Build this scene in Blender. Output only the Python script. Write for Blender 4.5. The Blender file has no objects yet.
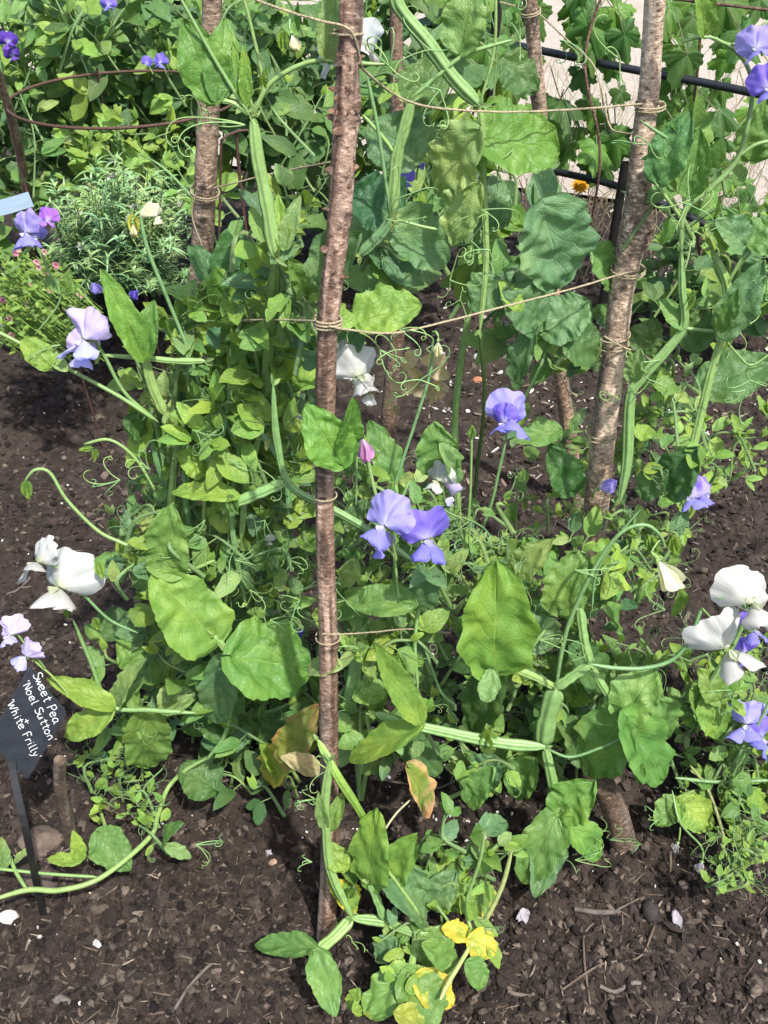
import bpy, math, random
import numpy as np
from mathutils import Vector, Matrix
R = random.Random(7)
NR = np.random.RandomState(11)
C = bpy.context.scene.collection
K = 0.8            # overall scale: depths below are given for a 1.5 m eye height, times K
H = 1.5 * K
F = 950.0
PITCH = math.radians(40)
CP, SP = math.cos(PITCH), math.sin(PITCH)
# ------------------------------------------------------------------ camera, world, sun
sc = bpy.context.scene
cd = bpy.data.cameras.new('camera'); cam = bpy.data.objects.new('camera', cd); C.objects.link(cam)
cam.location = (0, 0, H); cam.rotation_euler = (math.radians(90) - PITCH, 0, 0)
cd.sensor_fit = 'VERTICAL'; cd.sensor_height = 36; cd.lens = F / 1024 * 36
cd.clip_start = 0.05; cd.clip_end = 400
sc.camera = cam
SUN = Vector((0.27, -0.40, 0.90)).normalized()
w = bpy.data.worlds.new('World'); sc.world = w; w.use_nodes = True
nt = w.node_tree; bg = nt.nodes['Background']; sky = nt.nodes.new('ShaderNodeTexSky')
sky.sky_type = 'NISHITA'; sky.sun_disc = False
sky.sun_elevation = math.asin(SUN.z); sky.sun_rotation = math.atan2(SUN.x, SUN.y)
sky.air_density = 1.0; sky.dust_density = 3.0; sky.ozone_density = 0.6
nt.links.new(sky.outputs[0], bg.inputs[0]); bg.inputs[1].default_value = 0.15
sl = bpy.data.lights.new('sun', 'SUN'); sl.energy = 3.7; sl.angle = math.radians(1.6); sl.color = (1, 0.96, 0.9)
so = bpy.data.objects.new('sun', sl); C.objects.link(so); so.rotation_euler = SUN.to_track_quat('Z', 'Y').to_euler()
so.location = (3, -2, 6)
sc.view_settings.view_transform = 'Standard'; sc.view_settings.look = 'None'
sc.view_settings.exposure = 0.98; sc.view_settings.gamma = 1; sc.view_settings.use_curve_mapping = False

# ------------------------------------------------------------------ photo geometry helpers
def ray(px, py):
    u = (px - 384) / F; v = (512 - py) / F
    return Vector((u, CP + v * SP, -SP + v * CP))
def P(px, py, Y):
    d = ray(px, py); return Vector((0, 0, H)) + d * (Y * K / d.y)
def T(py, Y):                      # metres per pixel at row, depth
    return Y * K / ray(384, py).y / F
def G(px, py, z=0.0):
    d = ray(px, py); return Vector((0, 0, H)) + d * ((H - z) / -d.z)
def Yg(py):
    return G(384, py).y / K
def rowY(base, top, py):           # depth at an image row along a leaning pole
    d = ray(384, py); k = -d.z / d.y
    s = (H - base.z - k * base.y) / ((top.z - base.z) + k * (top.y - base.y))
    return (base.y + s * (top.y - base.y)) / K
FB, FT = G(326, 935), P(350, 0, 0.98)
def FY(py): return rowY(FB, FT, py)
def D(py, off=0.0):
    return min(FY(min(py, 935)) + off, Yg(py) - 0.05)

# ------------------------------------------------------------------ noise
def _h(ix, iy, s):
    n = (ix.astype(np.int64) * 374761393 + iy.astype(np.int64) * 668265263 + s * 1274126177) & 0x7fffffff
    n = ((n ^ (n >> 13)) * 1274126177) & 0x7fffffff
    n = n ^ (n >> 16)
    return (n & 0xffff) / 65535.0
def vn(x, y, s=0):
    x = np.asarray(x, float); y = np.asarray(y, float)
    ix = np.floor(x); iy = np.floor(y); fx = x - ix; fy = y - iy
    fx = fx * fx * (3 - 2 * fx); fy = fy * fy * (3 - 2 * fy)
    a = _h(ix, iy, s); b = _h(ix + 1, iy, s); c = _h(ix, iy + 1, s); d = _h(ix + 1, iy + 1, s)
    return (a * (1 - fx) + b * fx) * (1 - fy) + (c * (1 - fx) + d * fx) * fy
def gh(x, y):
    x = np.asarray(x, float); y = np.asarray(y, float)
    h = 0.030 * (vn(x * 3.1, y * 3.1, 1) - .5) + 0.020 * (vn(x * 11, y * 11, 2) - .5) + 0.016 * (vn(x * 33, y * 33, 3) - .5)
    r = vn(x * 75, y * 75, 4); h = h + 0.012 * (r ** 1.5 - .4) + 0.005 * (vn(x * 190, y * 190, 5) - .5)
    far = np.clip((y - 2.35) / 0.3, 0, 1)
    return h * (1 - 0.8 * far)

# ------------------------------------------------------------------ mesh builder (quads)
class MB:
    def __init__(s): s.v = []; s.f = []; s.uv = []; s.c = []; s.n = 0
    def grid(s, pts, col, closed=False, uv=None):
        """pts (a,b,3); col (3,) or (a,b,3)"""
        a, b, _ = pts.shape
        s.v.append(pts.reshape(-1, 3))
        cc = np.ones((a, b, 4)); cc[..., :3] = col; s.c.append(cc.reshape(-1, 4))
        i = np.arange(a * b).reshape(a, b) + s.n
        if closed:
            j = np.roll(i, -1, axis=1); q = np.stack([i[:-1], j[:-1], j[1:], i[1:]], -1).reshape(-1, 4)
        else:
            q = np.stack([i[:-1, :-1], i[:-1, 1:], i[1:, 1:], i[1:, :-1]], -1).reshape(-1, 4)
        s.f.append(q)
        if uv is None:
            uu, vv = np.meshgrid(np.linspace(0, 1, a), np.linspace(0, 1, b), indexing='ij'); uv = np.stack([uu, vv], -1)
        s.uv.append(uv.reshape(-1, 2)); s.n += a * b
    def raw(s, v, q, col):
        s.v.append(v); s.f.append(q + s.n); s.n += len(v)
        cc = np.ones((len(v), 4)); cc[:, :3] = col; s.c.append(cc); s.uv.append(np.zeros((len(v), 2)))
    def build(s, name, mat, parent=None, smooth=True):
        v = np.concatenate(s.v).astype(np.float32); q = np.concatenate(s.f).astype(np.int32)
        uv = np.concatenate(s.uv); c = np.concatenate(s.c).astype(np.float32)
        me = bpy.data.meshes.new(name)
        me.vertices.add(len(v)); me.vertices.foreach_set('co', v.ravel())
        me.loops.add(q.size); me.loops.foreach_set('vertex_index', q.ravel())
        me.polygons.add(len(q)); me.polygons.foreach_set('loop_start', np.arange(0, q.size, 4, dtype=np.int32))
        me.polygons.foreach_set('loop_total', np.full(len(q), 4, dtype=np.int32))
        me.polygons.foreach_set('use_smooth', np.full(len(q), smooth))
        me.update(calc_edges=True)
        ul = me.uv_layers.new(name='UVMap'); ul.data.foreach_set('uv', uv[q.ravel()].astype(np.float32).ravel())
        ca = me.color_attributes.new('tone', 'FLOAT_COLOR', 'POINT'); ca.data.foreach_set('color', c.ravel())
        me.materials.append(mat); me.validate()
        o = bpy.data.objects.new(name, me); C.objects.link(o)
        if parent:
            o.parent = parent; o.matrix_parent_inverse = Matrix.Translation(-parent.location)
        return o
def tag(o, label=None, cat=None, group=None, kind=None):
    if label: o['label'] = label
    if cat: o['category'] = cat
    if group: o['group'] = group
    if kind: o['kind'] = kind
    return o
def thing(name, label, cat, loc, group=None):
    o = bpy.data.objects.new(name, None); o.empty_display_size = 0.03; C.objects.link(o); o.location = loc
    return tag(o, label, cat, group)

def catmull(pts, sub=8):
    p = [np.array(q, float) for q in pts]
    if len(p) == 2: p = [p[0], (p[0] + p[1]) / 2, p[1]]
    p = [2 * p[0] - p[1]] + p + [2 * p[-1] - p[-2]]
    out = []
    for i in range(1, len(p) - 2):
        for k in range(sub):
            t = k / sub
            out.append(0.5 * ((2 * p[i]) + (-p[i-1] + p[i+1]) * t + (2*p[i-1] - 5*p[i] + 4*p[i+1] - p[i+2]) * t*t + (-p[i-1] + 3*p[i] - 3*p[i+1] + p[i+2]) * t**3))
    out.append(p[-2]); return np.array(out)
def frames(path, hint):
    tg = np.gradient(path, axis=0); tg /= (np.linalg.norm(tg, axis=1, keepdims=True) + 1e-9)
    n = np.array(hint, float); N = []; 
    for t in tg:
        n = n - t * n.dot(t); l = np.linalg.norm(n)
        if l < 1e-4: n = np.cross(t, [0.3, 0.5, 0.8]); l = np.linalg.norm(n)
        n = n / l; N.append(n)
    N = np.array(N); return tg, N, np.cross(tg, N)
CIRC = {k: [(math.cos(2*math.pi*i/k), math.sin(2*math.pi*i/k)) for i in range(k)] for k in (3, 4, 5, 6, 8, 12, 20, 28)}
WING = [(1, .10), (.62, .06), (.36, .12), (.22, .34), (0, .42), (-.22, .34), (-.36, .12), (-.62, .06), (-1, .10), (-.6, -.05), (0, -.42), (.6, -.05)]
def tube(mb, path, rad, col, prof=None, seg=6, hint=(0, -1, .6)):
    path = np.asarray(path); rad = np.asarray(rad) * np.ones(len(path))
    tg, N, S = frames(path, hint)
    pr = np.array(prof if prof is not None else CIRC[seg])
    pts = path[:, None, :] + rad[:, None, None] * (pr[None, :, 0, None] * S[:, None, :] + pr[None, :, 1, None] * N[:, None, :])
    c = np.array(col) if np.ndim(col) == 1 else np.array(col)[:, None, :]
    mb.grid(pts, c, closed=True)

# ------------------------------------------------------------------ materials
def mat(name):
    m = bpy.data.materials.new(name); m.use_nodes = True; return m, m.node_tree, m.node_tree.nodes, m.node_tree.links
def N_(nt, t, **k):
    n = nt.nodes.new(t)
    for a, b in k.items():
        if a.startswith('i_'): n.inputs[int(a[2:]) if a[2:].isdigit() else a[2:]].default_value = b
        else: setattr(n, a, b)
    return n
def math_(nt, op, a, b=None, c=None, clamp=False):
    n = nt.nodes.new('ShaderNodeMath'); n.operation = op; n.use_clamp = clamp
    for i, x in enumerate((a, b, c)):
        if x is None: continue
        if isinstance(x, (int, float)): n.inputs[i].default_value = x
        else: nt.links.new(x, n.inputs[i])
    return n.outputs[0]
def mix_(nt, f, a, b, blend='MIX'):
    n = nt.nodes.new('ShaderNodeMix'); n.data_type = 'RGBA'; n.blend_type = blend
    for i, x in ((0, f), (6, a), (7, b)):
        if isinstance(x, (int, float)): n.inputs[i].default_value = x
        elif isinstance(x, tuple): n.inputs[i].default_value = (*x, 1) if len(x) == 3 else x
        else: nt.links.new(x, n.inputs[i])
    return n.outputs[2]
def noise(nt, scale, detail=4, rough=.6, vec=None):
    n = nt.nodes.new('ShaderNodeTexNoise'); n.inputs['Scale'].default_value = scale; n.inputs['Detail'].default_value = detail
    n.inputs['Roughness'].default_value = rough
    if vec is not None: nt.links.new(vec, n.inputs['Vector'])
    return n.outputs[0]
def ramp(nt, f, stops):
    n = nt.nodes.new('ShaderNodeValToRGB'); nt.links.new(f, n.inputs[0])
    e = n.color_ramp.elements
    while len(e) < len(stops): e.new(.5)
    for x, (p, c) in zip(e, stops): x.position = p; x.color = (*c, 1) if len(c) == 3 else c
    return n.outputs[0]
def bump(nt, h, st, dist, bsdf):
    b = nt.nodes.new('ShaderNodeBump'); b.inputs['Strength'].default_value = st; b.inputs['Distance'].default_value = dist
    nt.links.new(h, b.inputs['Height']); 
    for s in bsdf: nt.links.new(b.outputs[0], s.inputs['Normal'])

def leaf_material(name, veined=True, trans=.3, nlat=5.5):
    m, nt, nd, lk = mat(name); pb = nd['Principled BSDF']; out = nd['Material Output']
    at = N_(nt, 'ShaderNodeAttribute', attribute_name='tone')
    tc = N_(nt, 'ShaderNodeTexCoord'); sep = N_(nt, 'ShaderNodeSeparateXYZ'); lk.new(tc.outputs['UV'], sep.inputs[0])
    av = math_(nt, 'ABSOLUTE', math_(nt, 'SUBTRACT', sep.outputs[1], .5))
    nz = noise(nt, 60, 3, .6, tc.outputs['Object'])
    big = noise(nt, 22, 3, .6, tc.outputs['Object'])
    col = mix_(nt, ramp(nt, nz, [(.3, (0, 0, 0)), (.75, (1, 1, 1))]), at.outputs[0], mix_(nt, 1.0, at.outputs[0], (.72, .8, .7), 'MULTIPLY'))
    col = mix_(nt, ramp(nt, big, [(.45, (0, 0, 0)), (.75, (.7, .7, .7))]), col, mix_(nt, 1.0, at.outputs[0], (1.6, 1.25, .9), 'MULTIPLY'))
    col = mix_(nt, ramp(nt, noise(nt, 9, 3, .6, tc.outputs['Object']), [(.4, (.6, .6, .6)), (.55, (0, 0, 0))]), col, mix_(nt, 1.0, col, (.72, .85, .85), 'MULTIPLY'))
    hgt = nz
    if veined:
        warp = math_(nt, 'MULTIPLY', math_(nt, 'SUBTRACT', noise(nt, 25, 2, .5, tc.outputs['Object']), .5), .14)
        x = math_(nt, 'ADD', math_(nt, 'SUBTRACT', sep.outputs[0], math_(nt, 'MULTIPLY', av, 1.0)), warp)
        fr = math_(nt, 'FRACT', math_(nt, 'MULTIPLY', x, nlat))
        tri = math_(nt, 'ABSOLUTE', math_(nt, 'SUBTRACT', fr, .5))
        lat = math_(nt, 'SUBTRACT', 1.0, math_(nt, 'DIVIDE', tri, .07), clamp=True)
        lat = math_(nt, 'MULTIPLY', lat, math_(nt, 'SUBTRACT', 1.0, math_(nt, 'MULTIPLY', av, 1.6), clamp=True))
        mid = math_(nt, 'SUBTRACT', 1.0, math_(nt, 'DIVIDE', av, .022), clamp=True)
        vo = N_(nt, 'ShaderNodeTexVoronoi', feature='DISTANCE_TO_EDGE', i_Scale=150.0)
        lk.new(tc.outputs['Object'], vo.inputs['Vector'])
        ret = math_(nt, 'SUBTRACT', 1.0, math_(nt, 'MULTIPLY', vo.outputs['Distance'], 9.0), clamp=True)
        vein = math_(nt, 'MAXIMUM', math_(nt, 'MULTIPLY', lat, .8), math_(nt, 'MAXIMUM', mid, math_(nt, 'MULTIPLY', ret, .2)))
        col = mix_(nt, math_(nt, 'MULTIPLY', vein, .62), col, mix_(nt, 1.0, at.outputs[0], (1.9, 1.5, 1.7), 'MULTIPLY'))
        hgt = math_(nt, 'ADD', math_(nt, 'MULTIPLY', nz, .5), math_(nt, 'MULTIPLY', vein, -.9))
    geo = N_(nt, 'ShaderNodeNewGeometry')
    back = mix_(nt, .3, col, (.2, .3, .17))
    col = mix_(nt, geo.outputs['Backfacing'], col, back)
    lk.new(col, pb.inputs['Base Color']); pb.inputs['Roughness'].default_value = .5; pb.inputs['Specular IOR Level'].default_value = .38
    tr = N_(nt, 'ShaderNodeBsdfTranslucent'); lk.new(mix_(nt, 1.0, col, (1.5, 1.5, .6), 'MULTIPLY'), tr.inputs[0])
    mx = N_(nt, 'ShaderNodeMixShader'); mx.inputs[0].default_value = trans
    lk.new(pb.outputs[0], mx.inputs[1]); lk.new(tr.outputs[0], mx.inputs[2]); lk.new(mx.outputs[0], out.inputs[0])
    bump(nt, hgt, .6, .0025, [pb, tr])
    return m
M_LEAF = leaf_material('sweet_pea_leaf'); M_FOL = leaf_material('foliage', True, .3, 5.0); M_GRAPE = leaf_material('vine_leaf', True, .3, 4.0)
def simple(name, rough=.6, ns=80, amt=.35, bmp=.3, spec=.35, trans=0):
    m, nt, nd, lk = mat(name); pb = nd['Principled BSDF']
    at = N_(nt, 'ShaderNodeAttribute', attribute_name='tone'); tc = N_(nt, 'ShaderNodeTexCoord')
    nz = noise(nt, ns, 5, .65, tc.outputs['Object'])
    col = mix_(nt, 1.0, at.outputs[0], ramp(nt, nz, [(.3, (1 - amt,) * 3), (.7, (1 + amt * .4,) * 3)]), 'MULTIPLY')
    lk.new(col, pb.inputs['Base Color']); pb.inputs['Roughness'].default_value = rough; pb.inputs['Specular IOR Level'].default_value = spec
    bs = [pb]
    if trans:
        tr = N_(nt, 'ShaderNodeBsdfTranslucent'); lk.new(col, tr.inputs[0]); mx = N_(nt, 'ShaderNodeMixShader'); mx.inputs[0].default_value = trans
        lk.new(pb.outputs[0], mx.inputs[1]); lk.new(tr.outputs[0], mx.inputs[2]); lk.new(mx.outputs[0], nd['Material Output'].inputs[0]); bs.append(tr)
    bump(nt, nz, bmp, .002, bs); return m
M_STEM = simple('green_stem', .45, 120, .25, .3, .45)
def _stripes():
    nt = M_STEM.node_tree; tc = N_(nt, 'ShaderNodeTexCoord'); mp = N_(nt, 'ShaderNodeMapping'); mp.inputs['Scale'].default_value = (1.5, 14, 1); nt.links.new(tc.outputs['UV'], mp.inputs[0])
    pb = nt.nodes['Principled BSDF']; src = pb.inputs['Base Color'].links[0].from_socket
    f = ramp(nt, noise(nt, 1.3, 3, .6, mp.outputs[0]), [(.4, (0, 0, 0)), (.68, (.28, .28, .28))])
    nt.links.new(mix_(nt, f, src, mix_(nt, 1.0, src, (.62, .78, .55), 'MULTIPLY')), pb.inputs['Base Color'])
_stripes()
M_CHIP = simple('bark_chips', .85, 200, .45, .6, .2)
M_STONE = simple('stone', .9, 70, .5, .9, .2); M_BLACK = simple('black_plastic', .4, 90, .4, .15, .5)
M_CHALK = simple('chalk_paint', .9, 400, .35, .2, .1)
def petal_material():
    m, nt, nd, lk = mat('petal'); pb = nd['Principled BSDF']
    at = N_(nt, 'ShaderNodeAttribute', attribute_name='tone'); tc = N_(nt, 'ShaderNodeTexCoord')
    mp = N_(nt, 'ShaderNodeMapping'); mp.inputs['Scale'].default_value = (1.2, 26, 1); lk.new(tc.outputs['UV'], mp.inputs[0])
    vn_ = noise(nt, 1.6, 4, .6, mp.outputs[0])
    col = mix_(nt, math_(nt, 'MULTIPLY', ramp(nt, vn_, [(.42, (0, 0, 0)), (.62, (1, 1, 1))]), .45), at.outputs[0], mix_(nt, 1.0, at.outputs[0], (.74, .72, .86), 'MULTIPLY'))
    lk.new(col, pb.inputs['Base Color']); pb.inputs['Roughness'].default_value = .6; pb.inputs['Specular IOR Level'].default_value = .25
    tr = N_(nt, 'ShaderNodeBsdfTranslucent'); lk.new(col, tr.inputs[0]); mx = N_(nt, 'ShaderNodeMixShader'); mx.inputs[0].default_value = .45
    lk.new(pb.outputs[0], mx.inputs[1]); lk.new(tr.outputs[0], mx.inputs[2]); lk.new(mx.outputs[0], nd['Material Output'].inputs[0])
    bump(nt, vn_, .45, .0015, [pb, tr]); return m
M_PETAL = petal_material()
def twine_material():
    m, nt, nd, lk = mat('jute_twine'); pb = nd['Principled BSDF']; tc = N_(nt, 'ShaderNodeTexCoord')
    nz = noise(nt, 420, 4, .7, tc.outputs['Object'])
    lk.new(ramp(nt, nz, [(.3, (.17, .13, .075)), (.65, (.42, .36, .23))]), pb.inputs['Base Color']); pb.inputs['Roughness'].default_value = .9
    bump(nt, nz, .8, .001, [pb]); return m
M_TWINE = twine_material()
def rust_material():
    m, nt, nd, lk = mat('rusty_iron'); pb = nd['Principled BSDF']; tc = N_(nt, 'ShaderNodeTexCoord')
    nz = noise(nt, 130, 5, .7, tc.outputs['Object'])
    lk.new(ramp(nt, nz, [(.3, (.028, .014, .011)), (.7, (.095, .042, .026))]), pb.inputs['Base Color']); pb.inputs['Roughness'].default_value = .8
    bump(nt, nz, .7, .001, [pb]); return m
M_RUST = rust_material()
def bark_material():
    m, nt, nd, lk = mat('hazel_bark'); pb = nd['Principled BSDF']
    at = N_(nt, 'ShaderNodeAttribute', attribute_name='tone'); tc = N_(nt, 'ShaderNodeTexCoord')
    mp = N_(nt, 'ShaderNodeMapping'); mp.inputs['Scale'].default_value = (1, 1, 1.9); lk.new(tc.outputs['Object'], mp.inputs[0])
    lent = noise(nt, 130, 6, .75, mp.outputs[0])
    blot = noise(nt, 14, 5, .65, tc.outputs['Object'])
    mp2 = N_(nt, 'ShaderNodeMapping'); mp2.inputs['Scale'].default_value = (1, 1, .25); lk.new(tc.outputs['Object'], mp2.inputs[0])
    fib = noise(nt, 120, 4, .6, mp2.outputs[0])
    c = mix_(nt, ramp(nt, blot, [(.4, (0, 0, 0)), (.62, (1, 1, 1))]), mix_(nt, 1.0, at.outputs[0], (.52, .44, .40), 'MULTIPLY'), mix_(nt, 1.0, at.outputs[0], (1.12, 1.05, .98), 'MULTIPLY'))
    c = mix_(nt, ramp(nt, lent, [(.52, (0, 0, 0)), (.6, (.8, .8, .8))]), c, mix_(nt, 1.0, at.outputs[0], (1.9, 1.85, 1.8), 'MULTIPLY'))
    c = mix_(nt, ramp(nt, lent, [(.38, (.9, .9, .9)), (.45, (0, 0, 0))]), c, (.04, .027, .021))
    c = mix_(nt, .35, c, mix_(nt, 1.0, c, ramp(nt, fib, [(.35, (.45, .45, .45)), (.65, (1.4, 1.4, 1.4))]), 'MULTIPLY'))
    lk.new(c, pb.inputs['Base Color']); pb.inputs['Roughness'].default_value = .5; pb.inputs['Specular IOR Level'].default_value = .3
    bump(nt, math_(nt, 'ADD', lent, math_(nt, 'MULTIPLY', fib, .7)), 1.0, .004, [pb]); return m
M_BARK = bark_material()
def soil_material():
    m, nt, nd, lk = mat('mulched_soil'); pb = nd['Principled BSDF']; tc = N_(nt, 'ShaderNodeTexCoord')
    a = noise(nt, 45, 6, .7, tc.outputs['Object']); b = noise(nt, 260, 4, .7, tc.outputs['Object']); c_ = noise(nt, 5, 4, .6, tc.outputs['Object'])
    c = ramp(nt, a, [(.3, (.011, .008, .0068)), (.52, (.030, .0225, .0185)), (.72, (.066, .051, .042))])
    c = mix_(nt, ramp(nt, b, [(.62, (0, 0, 0)), (.72, (.6, .6, .6))]), c, (.13, .10, .08))
    c = mix_(nt, ramp(nt, c_, [(.4, (0, 0, 0)), (.7, (.4, .4, .4))]), c, (.06, .046, .038))
    lk.new(c, pb.inputs['Base Color']); pb.inputs['Roughness'].default_value = .9; pb.inputs['Specular IOR Level'].default_value = .2
    bump(nt, math_(nt, 'ADD', a, math_(nt, 'MULTIPLY', b, .6)), 1, .006, [pb]); return m
M_SOIL = soil_material()
def path_material():
    m, nt, nd, lk = mat('gravel'); pb = nd['Principled BSDF']; tc = N_(nt, 'ShaderNodeTexCoord')
    a = noise(nt, 130, 5, .7, tc.outputs['Object']); b = noise(nt, 6, 4, .6, tc.outputs['Object'])
    c = ramp(nt, a, [(.3, (.20, .17, .14)), (.6, (.42, .37, .31))])
    c = mix_(nt, ramp(nt, b, [(.45, (0, 0, 0)), (.7, (.6, .6, .6))]), c, (.26, .21, .16))
    lk.new(c, pb.inputs['Base Color']); pb.inputs['Roughness'].default_value = .9; bump(nt, a, .9, .008, [pb]); return m
M_PATH = path_material()

# ------------------------------------------------------------------ colours (albedo)
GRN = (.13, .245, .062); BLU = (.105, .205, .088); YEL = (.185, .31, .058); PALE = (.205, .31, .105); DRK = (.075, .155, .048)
STEM = (.19, .31, .10); STEMD = (.14, .26, .10)
def vary(c, a=.18, h=.12):
    k = 1 + R.uniform(-a, a); x = R.uniform(-h, h)
    return (c[0] * k * (1 + x), c[1] * k, c[2] * k * (1 - x))
def pick():
    return vary(R.choice((GRN, GRN, GRN, BLU, BLU, YEL, PALE, DRK)))

# ------------------------------------------------------------------ leaf
def leaf(mb, B, Tp, W, nrm, col, nu=9, nv=7, fold=.15, curl=.1, ruf=.05, shape='oval', droop=0.0, serr=0.0, mottle=None):
    B = np.array(B, float); Tp = np.array(Tp, float); nrm = np.array(nrm, float)
    L = np.linalg.norm(Tp - B); d = (Tp - B) / (L + 1e-9)
    n = nrm - d * nrm.dot(d); n /= (np.linalg.norm(n) + 1e-9); sd = np.cross(d, n)
    s = np.linspace(0, 1, nu)[:, None]; v = np.linspace(-1, 1, nv)[None, :]
    if shape == 'oval': wp = np.sin(np.pi * np.clip(s, 0, 1) ** .78) ** .72
    elif shape == 'round': wp = np.sin(np.pi * np.clip(s, 0, 1) ** .78) ** .58
    elif shape == 'thin': wp = np.sin(np.pi * s ** .8) ** .9
    else: wp = np.sin(np.pi * s ** .78) ** .72
    wp = wp + 0.02
    p1, p2, p3, p4 = [R.uniform(0, 6.28) for _ in range(4)]; f1 = R.uniform(1.6, 3.2); f2 = R.uniform(4, 6.5)
    edge = np.where(v > 0, np.sin(f1 * 6.28 * s + p1), np.sin(f1 * 6.28 * s + p2)) + .5 * np.where(v > 0, np.sin(f2 * 6.28 * s + p3), np.sin(f2 * 6.28 * s + p4))
    asym = 1 + .10 * np.sign(v) * R.uniform(-1, 1)
    wob = 1 + .065 * edge + (serr * np.abs((s * 14 + p1) % 1.0 - .5) * 2 if serr else 0)
    x = s * L - (0.10 * L * (np.abs(v) ** 2) * (1 - s) ** 2 * (1.2 if shape == 'round' else 0.6))
    yy = v * W / 2 * wp * asym * wob
    av = np.abs(v)
    zz = fold * W / 2 * wp * av ** 1.2 - curl * L * (s ** 2 - s * .6) * 1.6 + ruf * W * av ** 2 * edge * wp
    zz = zz + .018 * W * np.sin(s * 30 - av * 8 + p2) * av * (1 - av * .5) * 1.4 + .02 * W * np.sin(s * 13 + v * 5 + p3)
    if nu > 20:
        xx = s - .5 * av; f3 = R.uniform(8, 12); zz = zz + R.uniform(.006, .022) * W * av ** 3 * np.sin(f3 * 6.28 * s + p3 + (v > 0) * 2) * wp; x = x + .007 * L * av ** 2 * np.sin(f3 * 6.28 * s + p1); zz = zz + R.uniform(.008, .018) * W * np.abs(np.cos(5.5 * np.pi * xx)) * np.sqrt(av) * (1 - .3 * av) + .11 * W * (vn(s * 5 + p1 * 9, v * 2.5 + p2 * 7, 3) - .5) + .05 * W * (vn(s * 12 + p1 * 5, v * 6 + p2 * 3, 4) - .5)
    bend = droop * L * s ** 2
    pts = B + x[..., None] * d + yy[..., None] * sd + zz[..., None] * n
    pts[..., 2] -= np.broadcast_to(bend, pts.shape[:2])
    c = np.ones(pts.shape) * np.array(col)
    if mottle is not None:
        mc, edge0 = mottle; f = np.clip((np.maximum(s, av * .9) * np.ones_like(pts[..., 0]) - edge0 + .12 * edge) / .3, 0, 1)[..., None]
        c = c * (1 - f) + np.array(mc) * f
    uu, vv = np.broadcast_arrays(s, (v + 1) / 2); mb.grid(pts, c, uv=np.stack([uu, vv], -1))

def lobed(mb, B, Tp, W, nrm, col, lobes=5, nr=7, na=71, depth=.32, droop=.1):
    B = np.array(B, float); Tp = np.array(Tp, float); nrm = np.array(nrm, float)
    L = np.linalg.norm(Tp - B); d = (Tp - B) / L; n = nrm - d * nrm.dot(d); n /= np.linalg.norm(n); sd = np.cross(d, n)
    cen = B + d * L * .25
    th = np.linspace(-2.75, 2.75, na)[None, :]; r = np.linspace(0.02, 1, nr)[:, None]
    rad = .50 + .5 * np.max([l_ * np.exp(-((th - t_ + .08 * R.uniform(-1, 1)) / .40) ** 2) for t_, l_ in ((0, 1.0), (1.05, .85), (-1.05, .85), (2.1, .62), (-2.1, .62))], axis=0)
    rad = rad * (1 + .14 * (np.abs((th * 3.6 + .5) % 1.0 - .5) * 2 - .5))
    X = r * rad * np.cos(th) * L * .75; Yv = r * rad * np.sin(th) * W * .56
    z = .07 * W * r * np.sin(th * 3 + R.uniform(0, 6)) - .12 * W * r ** 2 + .03 * W * np.sin(th * 8) * r ** 2
    pts = cen + X[..., None] * d + Yv[..., None] * sd + z[..., None] * n; pts[..., 2] -= droop * L * np.broadcast_to(r ** 2, z.shape)
    uv = np.stack([np.clip(.3 + X / L, 0, 1) * np.ones_like(z), .5 + Yv / W * .9], -1); mb.grid(pts, np.array(col), uv=uv)

CAMV = lambda p: (Vector((0, 0, H)) - Vector(p)).normalized()
def nrm_at(p, tilt=(0, 0)):
    c = CAMV(p); n = (c * .75 + Vector((0, 0, 1)) * .45 + SUN * .1).normalized()
    n = n + Vector((tilt[0], 0, 0)) + Vector((0, tilt[1], 0)); return n.normalized()

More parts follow.
